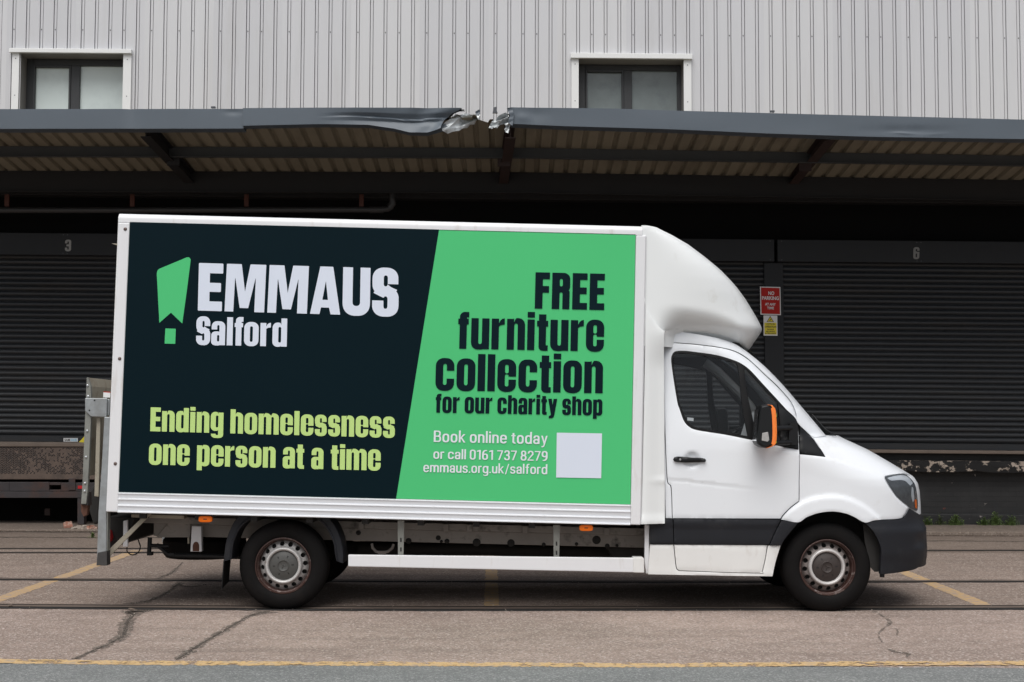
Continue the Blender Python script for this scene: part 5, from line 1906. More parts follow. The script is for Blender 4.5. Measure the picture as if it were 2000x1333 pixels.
# outlines (photo pixels)
win_o = [(1311, 706), (1313, 693), (1320, 686.5), (1335, 685.5), (1356, 687.5), (1398, 693.5), (1428, 702), (1448, 710.5), (1466, 724), (1490, 750), (1515, 777), (1535, 799), (1557, 823), (1558.5, 860), (1560, 879), (1530, 873.5), (1500, 866.5), (1461, 858.5), (1416, 849.5), (1365, 841.4), (1348, 835.5), (1336, 823), (1327.5, 800), (1323, 786), (1316, 744)]
gl_main = [(1315.5, 712), (1317, 697), (1325, 691.3), (1356, 693), (1398, 699.5), (1428, 707.5), (1440.5, 713.5), (1445, 745), (1451, 800), (1461, 852.5), (1416, 844), (1365, 836), (1352, 831), (1341, 820), (1331, 796), (1327, 783), (1320, 742)]
gl_q = [(1454.5, 722), (1460, 724), (1478, 744), (1503, 771), (1518, 787), (1521, 800), (1524, 862), (1500, 857.5), (1479, 853), (1470, 815), (1459, 765)]
door_o = [(1294, 669.5), (1335, 671.8), (1374, 675.5), (1410, 680.6), (1434, 687), (1453, 697), (1470.5, 710.5), (1494, 733), (1518, 755.5), (1541, 781), (1551, 798), (1555, 812), (1557, 818.5), (1559.5, 850), (1561, 885.5), (1560.5, 930), (1560, 979), (1544, 991), (1529, 1006), (1524, 1013.2), (1450, 1013), (1314, 1012.5), (1311.8, 953.5), (1304.5, 940), (1301.5, 890), (1298.5, 800)]
strip_d = [(1315, 1014.6), (1450, 1015), (1523.3, 1015.4), (1514, 1036), (1501.5, 1063.6), (1400, 1063.2), (1316.8, 1062.6)]
low_d = [(1317, 1064.4), (1400, 1064.8), (1498, 1065.3), (1493.5, 1094), (1488, 1117), (1484, 1119.2), (1400, 1117.2), (1327, 1114.4), (1321.5, 1107)]
qtr = [(1289, 651), (1300, 646.5), (1325, 648), (1350, 651.4), (1380, 656.5), (1410, 663), (1434, 671.5), (1447, 679), (1464, 691), (1483, 706.5), (1500, 722), (1530, 753), (1560, 788), (1590, 823.5), (1614, 852), (1600, 853.5), (1588, 853.5), (1572, 840), (1558.5, 826), (1556.2, 812), (1552, 797.5), (1542, 780), (1519, 754), (1495, 731.5), (1471, 709), (1454, 695.3), (1434.5, 685.3), (1410, 679), (1374, 673.9), (1335, 670.2), (1292.8, 667.8), (1295, 740), (1297, 800), (1300, 890), (1303, 940.5), (1310.2, 954), (1312.5, 1012.5), (1300.5, 1012.5), (1299, 940), (1298, 800), (1293, 700)]
strip_q = [(1270, 1014.6), (1313, 1014.7), (1315.2, 1062.5), (1270, 1062.5)]
low_q = [(1270, 1064.2), (1315.2, 1064.4), (1320, 1107.5), (1325.5, 1115.8), (1400, 1118.6), (1485, 1120.7), (1489.5, 1118), (1495, 1095), (1500, 1066), (1524.4, 1066.2), (1515, 1097), (1508.5, 1126), (1400, 1124.5), (1268, 1122), (1266, 1117)]
fend = [(1562.2, 888), (1585, 890), (1613, 893.2), (1605, 880), (1588.5, 855.2), (1600, 855), (1616, 853.6), (1635, 850.8), (1650, 857.8), (1695, 878.6), (1734, 901.2), (1764, 919.2), (1778, 929), (1764, 925), (1732.5, 929), (1727, 933.5), (1737, 951), (1752, 972), (1775, 992), (1767, 1006.5), (1755, 1013.5), (1710, 1016), (1688.5, 1020.6), (1668, 1010), (1650, 1002.8), (1626, 999.2), (1599, 1001.8), (1575, 1010), (1557.5, 1020.2), (1526.5, 1015.3), (1531, 1007.5), (1545.5, 993), (1561.8, 980.5)]
sail_f = [(1562.5, 832), (1575, 844.5), (1587, 856), (1600, 875), (1612, 892), (1585, 888), (1562.8, 884)]
trim_f = [(1526, 1017), (1557.5, 1021.8), (1542, 1040), (1531, 1054), (1524.4, 1065), (1503, 1064.2), (1515, 1037)]
bump_c = [(1776.5, 993.5), (1785, 999), (1797, 1007), (1800, 1018), (1807, 1030), (1807.5, 1055), (1808, 1086), (1802, 1100), (1786, 1112), (1760, 1117.5), (1729, 1121.5), (1719, 1121.5), (1720, 1090), (1719.5, 1070), (1710, 1046), (1698, 1030), (1689, 1022), (1710.5, 1017.4), (1755, 1015), (1768, 1008)]
lamp = [(1728.5, 933.8), (1733, 930.4), (1764, 926.4), (1776, 932.5), (1787, 946.5), (1791, 965), (1793, 985), (1792.5, 996), (1789.5, 998.5), (1775.8, 990), (1752.5, 970.5), (1738, 950)]
arch_c = (1620, 1107)
def seg_d(u, v, pts):
    return float(seg_dist(np.array([[u, v]]), pts + pts[::-1])[0]) if False else min(_sd1(u, v, pts[i], pts[i + 1]) for i in range(len(pts) - 1))
def _sd1(u, v, a, b):
    ax, ay = b[0] - a[0], b[1] - a[1]
    t = max(0, min(1, ((u - a[0]) * ax + (v - a[1]) * ay) / (ax * ax + ay * ay)))
    return math.hypot(u - a[0] - t * ax, v - a[1] - t * ay)
flare = catmull([(1525, 1014.5), (1545, 995), (1569, 977), (1599, 968), (1629, 966), (1656, 971), (1683, 983), (1704, 998), (1718, 1010)], 6, closed=False)
def side_of(u, pts):
    return np.interp(u, [p[0] for p in pts], [p[1] for p in pts])
shoulder = catmull([(1562, 881), (1614, 893), (1640, 900), (1665, 908), (1695, 918.5), (1722, 929)], 5, closed=False)
swage = [(1303, 937), (1340, 940.5), (1400, 947.5), (1460, 954.5), (1509, 960)]
def shift(pts, dv):
    return [(p[0], p[1] + dv) for p in pts]
def lininterp(x, xs, ys):
    return float(np.interp(x, xs, ys))
def d_fender(u, v):
    d = 0.0
    e = v - side_of(u, flare)                         # raised wheel-arch lip
    if 1525 <= u <= 1719:
        d += lininterp(e, [-16, -5, 0, 5, 9, 40], [0, 0.0, 0.002, 0.013, 0.018, 0.024]) * smoothstep(1522, 1562, u)
    sh = v - side_of(u, shoulder)
    if u < 1745:
        f = 1 - smoothstep(1660, 1735, u)
        d += f * lininterp(sh, [-30, 0, 3.5, 45], [0, 0.0, 0.007, 0.0])
    return d
def d_door(u, v):
    cr = v - side_of(u, swage)
    f = 1 - smoothstep(1380, 1512, u)
    d = f * lininterp(cr, [-60, -3.5, 0, 3.5, 60], [0, 0.006, 0.0, 0.003, 0.0])
    sh = v - side_of(u, [(1300, 835), (1515, 873), (1562, 881)])
    d += lininterp(sh, [-10, 0, 4, 60], [0, 0, 0.007, 0.0]) * smoothstep(1490, 1545, u)
    rr = math.hypot(u - 1352, v - 899)                # finger recess behind the handle
    d -= lininterp(rr, [0, 11, 15.5, 16.5], [0.022, 0.017, 0.004, 0.0])
    return d
CR_D = [swage, shift(swage, -3.5), shift(swage, 3.5), ellipse(1352, 899, 15.5, 15.5, 26) , [(1490, 868.2), (1515, 873), (1562, 881)]]
CR_F = [flare, shift(flare, 5), shift(flare, 9), shift(flare, -5), shoulder, shift(shoulder, 3.5)]
def d_strip(u, v):
    return 0.012 + 0.010 * smoothstep(1030, 1026, v) if False else 0.014 + (0.006 if v < 1029 else 0.0) * 1.0
def d_bump(u, v):
    d = 0.012
    d += 0.014 * smoothstep(1026, 1034, v) * (1 - smoothstep(1080, 1100, v)) * 0.6
    # moulded fog-lamp pocket and step near the corner
    d -= 0.02 * bumpf(u, 1797, 8) * bumpf(v, 1056, 10)
    d += 0.010 * bumpf(v, 1073, 3) * smoothstep(1772, 1790, u)
    return d
def both(name, poly, m, parent_n, parent_f, **k):
    o = panel(name, poly, cab, m, parent_n, **k)
    panel(name, poly, cab, m, parent_f, mirror=YC, **k)
    return o
# inner lining behind the panels (also shuts the panel gaps)
lin_o = [(1291, 653), (1325, 650), (1350, 653.4), (1380, 658.5), (1410, 665), (1434, 674), (1447, 681.5), (1464, 694), (1500, 725), (1530, 756), (1560, 791), (1590, 826), (1612, 852), (1635, 853), (1695, 880), (1734, 903), (1764, 921), (1780, 935), (1786, 960), (1788, 990), (1785, 1010), (1700, 1024), (1692, 1022), (1668, 1006), (1650, 999), (1626, 995.5), (1599, 998), (1575, 1006), (1552, 1022), (1538, 1045), (1520, 1085), (1509, 1118), (1400, 1118), (1272, 1117), (1272, 1016), (1300, 1012), (1298, 800)]
hole_l = [(1315, 708), (1317, 695), (1325, 689), (1356, 690.5), (1398, 697), (1430, 706), (1449, 714), (1466, 728), (1490, 753), (1512, 778), (1521, 800), (1526, 866), (1500, 860), (1461, 855), (1416, 846.5), (1365, 838), (1352, 834), (1339, 822), (1330, 799), (1326, 785), (1319, 744)]
lining = panel('cab_lining', lin_o, cab, M['trim_dark'], van, holes=[hole_l], step=9, depth=0.0, off=0.035, edge=0)
panel('cab_lining', lin_o, cab, M['trim_dark'], van, holes=[hole_l], step=9, depth=0.0, off=0.035, edge=0, mirror=YC)
for mr in (None, YC):
    k = dict(mirror=mr)
    door = panel('door', door_o, cab, M['white'], van, holes=[win_o], step=5, depth=0.03, disp=d_door, creases=CR_D, ang=60, **k)
    panel('window_frame', [(p[0], p[1]) for p in win_o], cab, M['seal'], door, holes=[gl_main, gl_q], step=5, depth=0.03, off=0.004, edge=0.003, corner=62, **k)
    panel('window_glass', [(1310 + (p[0] - 1310) * 1.0, p[1]) for p in gl_main], cab, M['glass'], door, step=8, depth=0.0, off=0.012, edge=0, corner=62, **k)
    panel('quarter_glass', gl_q, cab, M['glass'], door, step=8, depth=0.0, off=0.012, edge=0, **k)
    panel('door_moulding', strip_d, cab, M['plastic'], door, step=5, depth=0.03, disp=d_strip, **k)
    panel('lower_door_panel', low_d, cab, M['white_low'], door, step=6, depth=0.03, disp=lambda u, v: 0.004, **k)
    # triangular mirror base at the front of the window
    panel('mirror_base', [(1520, 792), (1530, 799), (1543, 810), (1556, 823), (1558, 850), (1559.5, 877), (1540, 873.5), (1526, 870.5), (1524, 830)], cab, M['black'], door, step=5, depth=0.03, disp=lambda u, v: 0.006 + 0.006 * smoothstep(1524, 1540, u), **k)
    h = [(1314.6, 897.8), (1317, 893.3), (1324, 891.9), (1336, 892.6), (1352, 894.2), (1366, 894.4), (1376, 896), (1378.4, 899.5), (1376, 902.8), (1362, 903.3), (1342, 903.8), (1322, 902.8), (1316.5, 901.4)]
    panel('door_handle', h, cab, M['black'], door, step=2.5, depth=0.02, edge=0.010, disp=lambda u, v: 0.028, **k)
    ed_ = panel('lock', ellipse(1327.6, 897.6, 2.2, 2.3, 10), cab, M['chrome'], door, step=2, depth=0.01, raw=True, edge=0, disp=lambda u, v: 0.031, **k)
    cb = panel('cab_pillar', qtr, cab, M['white'], van, step=5, depth=0.03, disp=lambda u, v: 0.0, **k)
    panel('side_moulding', strip_q, cab, M['plastic'], cb, step=6, depth=0.03, disp=d_strip, **k)
    panel('sill', low_q, cab, M['white_low'], cb, step=6, depth=0.04, disp=lambda u, v: 0.003 + 0.004 * smoothstep(1112, 1120, v), **k)
    fe = panel('wing', fend, cab, M['white'], van, step=4.5, depth=0.035, disp=d_fender, creases=CR_F, ang=60, **k)
    panel('wing_trim', sail_f, cab, M['black'], fe, step=5, depth=0.03, disp=lambda u, v: 0.006, **k)
    panel('arch_trim', trim_f, cab, M['plastic'], fe, step=5, depth=0.03, disp=lambda u, v: 0.022, **k)
    bc = panel('bumper_corner', bump_c, cab, M['plastic'], van, step=5, depth=0.05, disp=d_bump, **k)
    panel('arch_liner', [(1690, 1026), (1700, 1028), (1722, 1062), (1723, 1119), (1713, 1119.5), (1704, 1108), (1700, 1085), (1694, 1060)], cab, M['chassis_dk'], bc, step=6, depth=0.0, off=0.075, edge=0, **k)
    panel('bumper_flap', [(1720.5, 1119), (1729, 1119), (1728.5, 1129), (1721.5, 1128.6)], cab, M['black'], bc, step=4, depth=0.03, off=0.012, **k)
    hl = panel('headlight', lamp, cab, M['lamp_glass'], van, step=4, depth=0.01, disp=lambda u, v: 0.006, edge=0.005, **k)
    panel('reflector', lamp, cab, M['lampdark'], hl, step=4, depth=0.0, off=0.005, edge=0.0, **k)
    panel('lamp_trim', [(1733, 934), (1748, 930), (1764, 928.5), (1775, 933), (1783, 944), (1778, 949), (1768, 940), (1757, 938), (1741, 939)], cab, M['lamp_white'], hl, step=3, depth=0.0, off=0.002, edge=0.0, **k)
    panel('lamp_trim', [(1781, 951), (1784, 955), (1786, 975), (1783, 982), (1780, 968)], cab, M['lamp_white'], hl, step=3, depth=0.0, off=0.002, edge=0.0, **k)
    panel('lamp_trim', [(1787, 958), (1789, 962), (1791, 975), (1788.5, 976)], cab, M['steel2'], hl, step=3, depth=0.0, off=0.002, edge=0.0, **k)
    panel('indicator', [(1786.5, 976), (1790.5, 976), (1791.5, 994), (1787.5, 992)], cab, M['orange'], hl, step=3, depth=0.0, off=0.001, edge=0.0, **k)
    # inner wheel house
    mb = MB()
    aw = [G(1616, 1192).x, 0.345]
    cxw, czw = W(1617, 1110, YC0).x, W(1617, 1110, YC0).z
    nA = 26
    vs = []
    for i in range(nA + 1):
        a = math.radians(12 + 158 * i / nA)
        r = 0.47
        for y in (YC0 + 0.045, YC0 + 0.42):
            vs.append((cxw + r * math.cos(a), y if mr is None else 2 * YC - y, czw + r * math.sin(a)))
    mb.add(vs, [(2 * i, 2 * i + 1, 2 * i + 3, 2 * i + 2) for i in range(nA)])
    yk = YC0 + 0.42
    k0_ = len(mb.v)
    ring_ = [(cxw + .47 * math.cos(math.radians(12 + 158 * i / nA)), yk if mr is None else 2 * YC - yk, czw + .47 * math.sin(math.radians(12 + 158 * i / nA))) for i in range(nA + 1)]
    mb.add(ring_, [tuple(range(nA + 1))])
    mb.build('wheel_housing', M['chassis_dk'], fe, smooth=True)
# front: bumper, bonnet and windscreen across the nose
def nose(name, z0, z1, m, inset, nz=14, tmin=0.35, parent=van, thick=0.0):
    rows = []
    for j in range(nz + 1):
        z = z0 + (z1 - z0) * j / nz
        L_, n_, hw = LL(z), NN(z), hw_c(z) - inset
        xf_ = XF(z) - inset
        row = []
        tl = [tmin + (1 - tmin) * (1 - (1 - k / 22) ** 2) for k in range(23)]
        for t in tl:
            row.append((xf_ - L_ + L_ * t, YC - hw * max(0.0, 1 - t ** n_) ** (1 / n_), z))
        row += [(p[0], 2 * YC - p[1], p[2]) for p in row[-2::-1]]
        rows.append(row)
    mb = MB()
    n = len(rows[0])
    mb.add([p for r in rows for p in r], [(j * n + k, j * n + k + 1, (j + 1) * n + k + 1, (j + 1) * n + k) for j in range(nz) for k in range(n - 1)])
    return mb.build(name, m, parent, smooth=True, ang=50)
zbb, zbt = W(1790, 1112, 11.0).z, W(1797, 1007, 11.0).z
zbo = XF  # readability
z_hood = W(1630, 851, 11.0).z
nose('front_bumper', zbb + 0.01, zbt - 0.005, M['plastic'], 0.010, tmin=0.55)
nose('bonnet', zbt - 0.004, z_hood, M['white'], 0.010, nz=40, tmin=0.45)
ws = nose('windscreen', z_hood + 0.004, z_at(676, 1446, 11.0), M['glass'], 0.012, nz=24, tmin=0.62)
gr = MB()
for k in range(4):
    z = zbt + 0.02 + 0.052 * k
    x = XF(z) - 0.004
    gr.box(x - 0.10, x, YC - 0.24, YC + 0.24, z, z + 0.034)
gr.build('grille', M['black'], van, bevel=0.006)
# wiper resting at the foot of the windscreen
mb = MB()
mb.tube([W(1597, 823, 11.35), W(1612, 840, 11.2), W(1624, 848, 11.12), W(1632, 849.5, 11.08)], [0.006, 0.008, 0.013, 0.010], 8)
mb.tube([W(1586, 810, 11.4), W(1602, 828, 11.3), W(1618, 845, 11.2)], 0.006, 6)
mb.build('wiper', M['black'], van, smooth=True)
# cab roof, back wall, floor, dash, seats
zr0 = z_at(655, 1300)
mb = MB()
xr0, xr1 = W(1291, 660, YC0).x, W(1440, 672, YC0).x
q = []
for i in range(17):
    t = i / 16
    u = 1291 + (1446 - 1291) * t
    v = np.interp(u, [1291, 1325, 1350, 1380, 1410, 1434, 1447], [651, 649, 652, 657, 664, 672, 680])
    e = cab(u, v + 2)
    for k in range(13):
        s_ = -1 + 2 * k / 12
        q.append((e.x, YC + s_ * (YC - e.y - 0.004), e.z + 0.05 * (1 - s_ * s_)))
mb.add(q, [(i * 13 + k, i * 13 + k + 1, (i + 1) * 13 + k + 1, (i + 1) * 13 + k) for i in range(16) for k in range(12)])
mb.build('cab_roof', M['white'], van, smooth=True)
mb = MB()
xbk = W(1285, 900, YC0).x
zfl = z_at(1060)
mb.box(xbk, xbk + 0.03, YC0 + .05, 2 * YC - YC0 - .05, zfl - 0.2, rtop - 0.06)
mb.box(xbk + .031, xbk + 0.95, YC0 + .10, 2 * YC - YC0 - .10, zfl - 0.06, zfl)
mb.build('cab_interior', M['trim_dark'], van)
mb = MB()
xd = W(1478, 850, 11.0).x
ztopd = z_at(838, 1500, 11.2)
mb.prism([(xd, zfl + .35), (xd - .06, ztopd - 0.14), (xd - 0.02, ztopd - 0.03), (xd + .12, ztopd), (xd + 0.36, ztopd - 0.02), (xd + .38, zfl + .3)], YC0 + 0.15, 2 * YC - YC0 - 0.15)
mb.build('dashboard', M['trim_dark'], van, bevel=0.02)
mb = MB()
# grey lining of the far windscreen pillar
for mr in (0, 1):
    pth = [cab(u, v) + Vector((-0.05, 0.105, -0.01)) for u, v in ((1442, 690), (1470, 711), (1495, 735), (1520, 760), (1543, 787), (1560, 812), (1568, 845))]
    if mr: pth = [Vector((p.x, 2 * YC - p.y, p.z)) for p in pth]
    mb.tube(pth, [.045, .045, .043, .042, .042, .045, .05], 10)
mb.build('pillar_lining', M['trim'], van, smooth=True)
for k, yc in enumerate((YC - 0.50, YC + 0.42)):
    wd = 0.25 if k == 0 else 0.40
    xs_ = W(1300, 850, 11.0).x
    t = MB()
    t.box(xs_ + 0.06, xs_ + 0.52, yc - wd, yc + wd, zfl + .32, zfl + .47)
    so = t.build('seat', M['seat'], van, bevel=0.05, seg=4)
    t = MB()
    t.prism([(xs_ + 0.16, zfl + .44), (xs_ + 0.05, zfl + .44), (xs_ - 0.05, zfl + 1.02), (xs_ + 0.04, zfl + 1.04)], yc - wd, yc + wd)
    t.build('backrest', M['seat'], so, bevel=0.035, seg=4)
    t = MB()
    t.box(xs_ - 0.055, xs_ + 0.03, yc - 0.13, yc + 0.13, zfl + 1.08, zfl + 1.26)
    t.tube([(xs_ - .01, yc - .06, zfl + 1.0), (xs_ - .01, yc - .06, zfl + 1.1)], .008, 6)
    t.tube([(xs_ - .01, yc + .06, zfl + 1.0), (xs_ - .01, yc + .06, zfl + 1.1)], .008, 6)
    t.build('headrest', M['seat'], so, bevel=0.03, seg=3)
# steering wheel
mb = MB()
c = W(1455, 836, YC - 0.45)
nrm = Vector((-0.55, 0, 0.83)).normalized()
e1 = Vector((0, 1, 0)); e2 = nrm.cross(e1)
pth = [c + (e1 * math.cos(a) + e2 * math.sin(a)) * 0.20 for a in [2 * math.pi * k / 32 for k in range(33)]]
mb.tube(pth, 0.016, 8, caps=False)
for a in (0.2, 2.94, 4.7):
    mb.tube([c - nrm * .03, c + (e1 * math.cos(a) + e2 * math.sin(a)) * 0.195], 0.014, 6)
mb.tube([c, c - nrm * 0.4], 0.035, 8)
mb.build('steering_wheel', M['black'], van, smooth=True)
mb = MB()
p = [W(u, v, 10.98) for u, v in ((1447, 850), (1457, 818), (1462, 812), (1472, 856))]
mb.prism([(q.x, q.z) for q in p], 10.98, 10.984)
po = mb.build('paper_sheet', M['paper'])
tag(po, 'white folded paper standing on the dashboard inside the cab', 'paper')
mb = MB()
p = [W(u, v, 11.1) for u, v in ((1464, 817), (1470, 803), (1480, 811), (1472, 850), (1466, 852))]
mb.prism([(q.x, q.z) for q in p], 11.1, 11.104)
po = mb.build('paper_sheet', M['paper'])
tag(po, 'second white paper on the dashboard seen through the small front window', 'paper')
mb = MB()
p = [cab(u, v) + Vector((0, 0.02, 0)) for u, v in ((1343, 815.5), (1355.5, 817), (1355, 823), (1343, 821.5))]
mb.add([tuple(q) for q in p], [(3, 2, 1, 0)])
po = mb.build('window_label', M['paper'])
tag(po, 'tiny white label stuck low in the rear corner of the cab door glass', 'label')

# ---- mirrors
def mirror(mr):
    X = (lambda p: p) if mr is None else (lambda p: Vector((p.x, 2 * YC - p.y, p.z)))
    ym0, ym1 = YC0 - 0.27, YC0 - 0.04
    prof = [(1486, 796), (1491, 791.5), (1504, 790.5), (1511, 794), (1513.5, 803), (1515, 840), (1514, 862), (1510, 870), (1496, 875.5), (1484, 871), (1478.5, 863), (1480, 846), (1483, 818)]
    pr = resample(catmull(prof), 4)
    cu_, cv_ = 1497, 834
    rings = []
    for (sc, y) in ((0.80, ym0), (0.93, ym0 + 0.008), (1.0, ym0 + 0.03), (1.0, ym1 - 0.03), (0.95, ym1 - 0.01), (0.85, ym1)):
        rings.append([X(Vector((W(cu_ + (u - cu_) * sc, cv_ + (v - cv_) * (0.5 + sc * .5), ym0).x, y, W(cu_ + (u - cu_) * sc, cv_ + (v - cv_) * (0.5 + sc * .5), ym0).z))) for u, v in pr])
    mb = MB()
    n = len(pr)
    mb.add([p for r in rings for p in r], [(i * n + k, i * n + (k + 1) % n, (i + 1) * n + (k + 1) % n, (i + 1) * n + k) for i in range(len(rings) - 1) for k in range(n)] + [tuple(range(n)), tuple(range(5 * n, 6 * n))[::-1]])
    mo = mb.build('door_mirror', M['black'], van, smooth=True, ang=45)
    g = MB()
    gx = W(1482, 834, ym0).x
    zz0, zz1 = W(1482, 862, ym0).z, W(1482, 800, ym0).z
    vs = [X(Vector((gx - 0.016 + 0.02 * (z - zz0) / (zz1 - zz0), y, z))) for (y, z) in ((ym0 + .03, zz0), (ym1 - .03, zz0), (ym1 - .03, zz1), (ym0 + .03, zz1))]
    g.add(vs, [(0, 1, 2, 3)])
    g.build('mirror_glass', M['chrome'], mo)
    b = MB()                     # hi-vis band wrapped round the front of the housing
    band = [(1500, 791), (1508, 792), (1514, 803), (1516, 840), (1515, 862), (1511, 870.5), (1498, 876)]
    q = catmull(band, 4, closed=False)
    vs = []
    for (u, v) in q:
        for (du, y) in ((-7.5, ym0 - 0.006), (1.0, ym0 - 0.004), (2.2, ym0 + 0.03), (2.2, ym1 - .02), (-4, ym1 + .004)):
            pnt = W(u + du * (0.45 if v < 796 or v > 868 else 1), v, ym0); vs.append(X(Vector((pnt.x, y, pnt.z))))
    b.add(vs, [(i * 5 + k, i * 5 + k + 1, i * 5 + 6 + k, i * 5 + 5 + k) for i in range(len(q) - 1) for k in range(4)])
    if mr is None: b.build('orange_band', M['orange_cloth'], mo, smooth=True)
    b = MB()
    q = [(1516.2 + 1.2 * math.sin(v * .35), v) for v in range(806, 868, 3)]
    vs = []
    for (u, v) in q:
        for du in (-1.5, 2.4):
            pnt = W(u + du, v, ym0); vs.append(X(Vector((pnt.x, ym0 + (0.05 if du > 0 else -.008), pnt.z))))
    b.add(vs, [(2 * i, 2 * i + 1, 2 * i + 3, 2 * i + 2) for i in range(len(q) - 1)])
    b.build('lime_edge', M['lime_cloth'], mo)
    l_ = MB()
    q = [W(u, v, ym0) for u, v in ((1488.5, 846.5), (1500, 844), (1502.5, 860), (1499, 863.5), (1487.5, 861))]
    vs = [X(Vector((p.x, ym0 - 0.006, p.z))) for p in q] + [X(Vector((p.x, ym0 + 0.02, p.z))) for p in q]
    l_.add(vs, [(0, 1, 2, 3, 4)[::-1]] + [(i, (i + 1) % 5, (i + 1) % 5 + 5, i + 5) for i in range(5)])
    l_.build('indicator_lens', M['lens'], mo, bevel=0.003)
    a = MB()
    for (u0, v0, u1, v1, r) in ((1512, 838, 1552, 836, .022), (1512, 866, 1552, 864, .020)):
        p0, p1 = W(u0, v0, ym1 - .06), W(u1, v1, YC0 + 0.0)
        a.tube([X(p0), X(p0.lerp(p1, .5)), X(p1)], r, 10)
    p0 = [W(u, v, YC0) for u, v in ((1541, 828), (1548, 824), (1556, 828), (1558, 866), (1554, 870), (1538, 869))]
    vs = [X(Vector((p.x, YC0 - 0.035, p.z))) for p in p0] + [X(Vector((p.x, YC0 + 0.02, p.z))) for p in p0]
    n = 6
    a.add(vs, [tuple(range(n))[::-1]] + [(i, (i + 1) % n, (i + 1) % n + n, i + n) for i in range(n)])
    a.build('mirror_arm', M['black'], mo, smooth=True, ang=40)
mirror(None)
mirror(YC)

# ---- wheels
def wheel(cx, cz, y0, sgn, m1, m2, m3, star=True, name='wheel'):
    """y0: outer face of the tyre, sgn +1 when the axle runs away from the street"""
    t = MB()
    R_ = 0.354
    prof = [(0.214, .034), (0.224, .014), (0.240, .005), (0.262, .000), (0.285, .002), (0.305, .007), (0.325, .016), (0.338, .028), (0.347, .040), (R_, .056),
            (R_ + .001, .075), (R_ - .008, .078), (R_ - .008, .084), (R_ + .001, .087), (R_, .12), (R_ - .008, .123), (R_ - .008, .13), (R_, .133), (R_, .165), (R_ - .008, .168), (R_ - .008, .174), (R_, .177), (0.347, .20), (0.325, .222), (0.27, .235), (0.21, .215)]
    prof = [(r, y0 + sgn * y) for r, y in prof]
    t.lathe(prof, cx, cz, 72, flat=0.0015)
    wo = t.build(name, M['tyre'], van, smooth=True, ang=50)
    # rim barrel
    t = MB()
    pr = [(0.220, .030), (0.2245, .020), (0.2225, .012), (0.216, .010), (0.212, .018), (0.210, .036), (0.203, .040), (0.200, .052), (0.198, .085), (0.190, .098)]
    t.lathe([(r, y0 + sgn * y) for r, y in pr], cx, cz, 72)
    t.build('rim', M['rimrust'], wo, smooth=True, ang=40)
    # pressed disc with sixteen holes
    outer = ellipse(0, 0, 0.196, 0.196, 72)
    inner = ellipse(0, 0, 0.147, 0.147, 56)
    holes = [inner]
    for k in range(16):
        a = 2 * math.pi * (k + .25) / 16
        hh = ellipse(0, 0, 0.0185, 0.0175, 14)
        holes.append([(0.170 * math.cos(a) + p[0] * math.cos(a) * .9 - p[1] * math.sin(a) * 1.1, 0.170 * math.sin(a) + p[0] * math.sin(a) * .9 + p[1] * math.cos(a) * 1.1) for p in hh])
    V, T, bd = fill2d(outer, holes, 0.011)
    pts = []
    for x, z in V:
        r = math.hypot(x, z)
        y = np.interp(r, [0.146, 0.151, 0.158, 0.175, 0.196], [.036, .045, .052, .064, .092])
        pts.append((cx + x, y0 + sgn * y, cz + z))
    fs = [f[::-1] if sgn > 0 else f for f in T]
    fs = [f[::-1] for f in fs]
    mp = {}
    k = len(pts)
    for a, b in bd:
        for i in (a, b):
            if i not in mp:
                mp[i] = len(pts); p = pts[i]; pts.append((p[0], p[1] + sgn * .012, p[2]))
        fs.append((a, b, mp[b], mp[a]))
    mesh_obj('wheel_disc', pts, fs, M[m1], wo, smooth=True, ang=40)
    t = MB()
    pr = [(0.150, .050), (0.1475, .036), (0.144, .027), (0.139, .0205), (0.132, .018), (0.125, .0205), (0.120, .027), (0.117, .038), (0.114, .055)]
    t.lathe([(r, y0 + sgn * y) for r, y in pr], cx, cz, 64)
    t.build('wheel_ring', M['ring' if m1 == 'steel2' else 'steel'], wo, smooth=True, ang=60)
    t = MB()
    t.lathe([(0.0, y0 + sgn * .10), (0.2, y0 + sgn * .10)], cx, cz, 24)
    t.lathe([(0.0, y0 + sgn * .09), (0.12, y0 + sgn * .09), (0.15, y0 + sgn * .1)], cx, cz, 24)
    t.build('brake_drum', M['chassis_dk'], wo)
    t = MB()
    pr = [(0.1165, .058), (0.1155, .042), (0.108, .035), (0.050, .026), (0.0465, .022), (0.042, .021), (0.038, .026), (0.033, .028), (0.0, .028)]
    t.lathe([(r, y0 + sgn * y) for r, y in pr], cx, cz, 48)
    co = t.build('wheel_cap', M[m2], wo, smooth=True, ang=35)
    t = MB()
    for k in range(6):
        a = math.radians(60 * k + 4)
        for (r0, r1, w_) in ((0.066, 0.092, 0.0055),):
            q = []
            for (r, s_) in ((r0, -w_ * .7), (r1, -w_), (r1, w_), (r0, w_ * .7)):
                yy = y0 + sgn * (np.interp(r, [.05, .10], [.026, .036]) - .0015)
                q.append((cx + r * math.cos(a) - s_ * math.sin(a), yy, cz + r * math.sin(a) + s_ * math.cos(a)))
            t.add(q, [(0, 1, 2, 3)])
    t.build('cap_slots', M['capd'], co)
    # three-pointed star in a ring
    t = MB()
    for k in range(3):
        a = math.radians(8 + 120 * k)
        q = [(0.0, 0), (0.006, .0055), (0.029, 0.0), (0.006, -.0055)]
        vs = [(cx + p * math.cos(a) - s_ * math.sin(a), y0 + sgn * .0268, cz + p * math.sin(a) + s_ * math.cos(a)) for p, s_ in q]
        vs += [(cx + .006 * math.cos(a), y0 + sgn * .0225, cz + .006 * math.sin(a))]
        t.add(vs, [(0, 1, 4), (1, 2, 4), (2, 3, 4), (3, 0, 4)])
    t.build('star_emblem', M[m2], co)
    return wo
cR = (W(552.5, 1110.5, YC0 + .06).x, 0.350)
cF = (W(1616.5, 1110.5, YC0 + .06).x, 0.350)
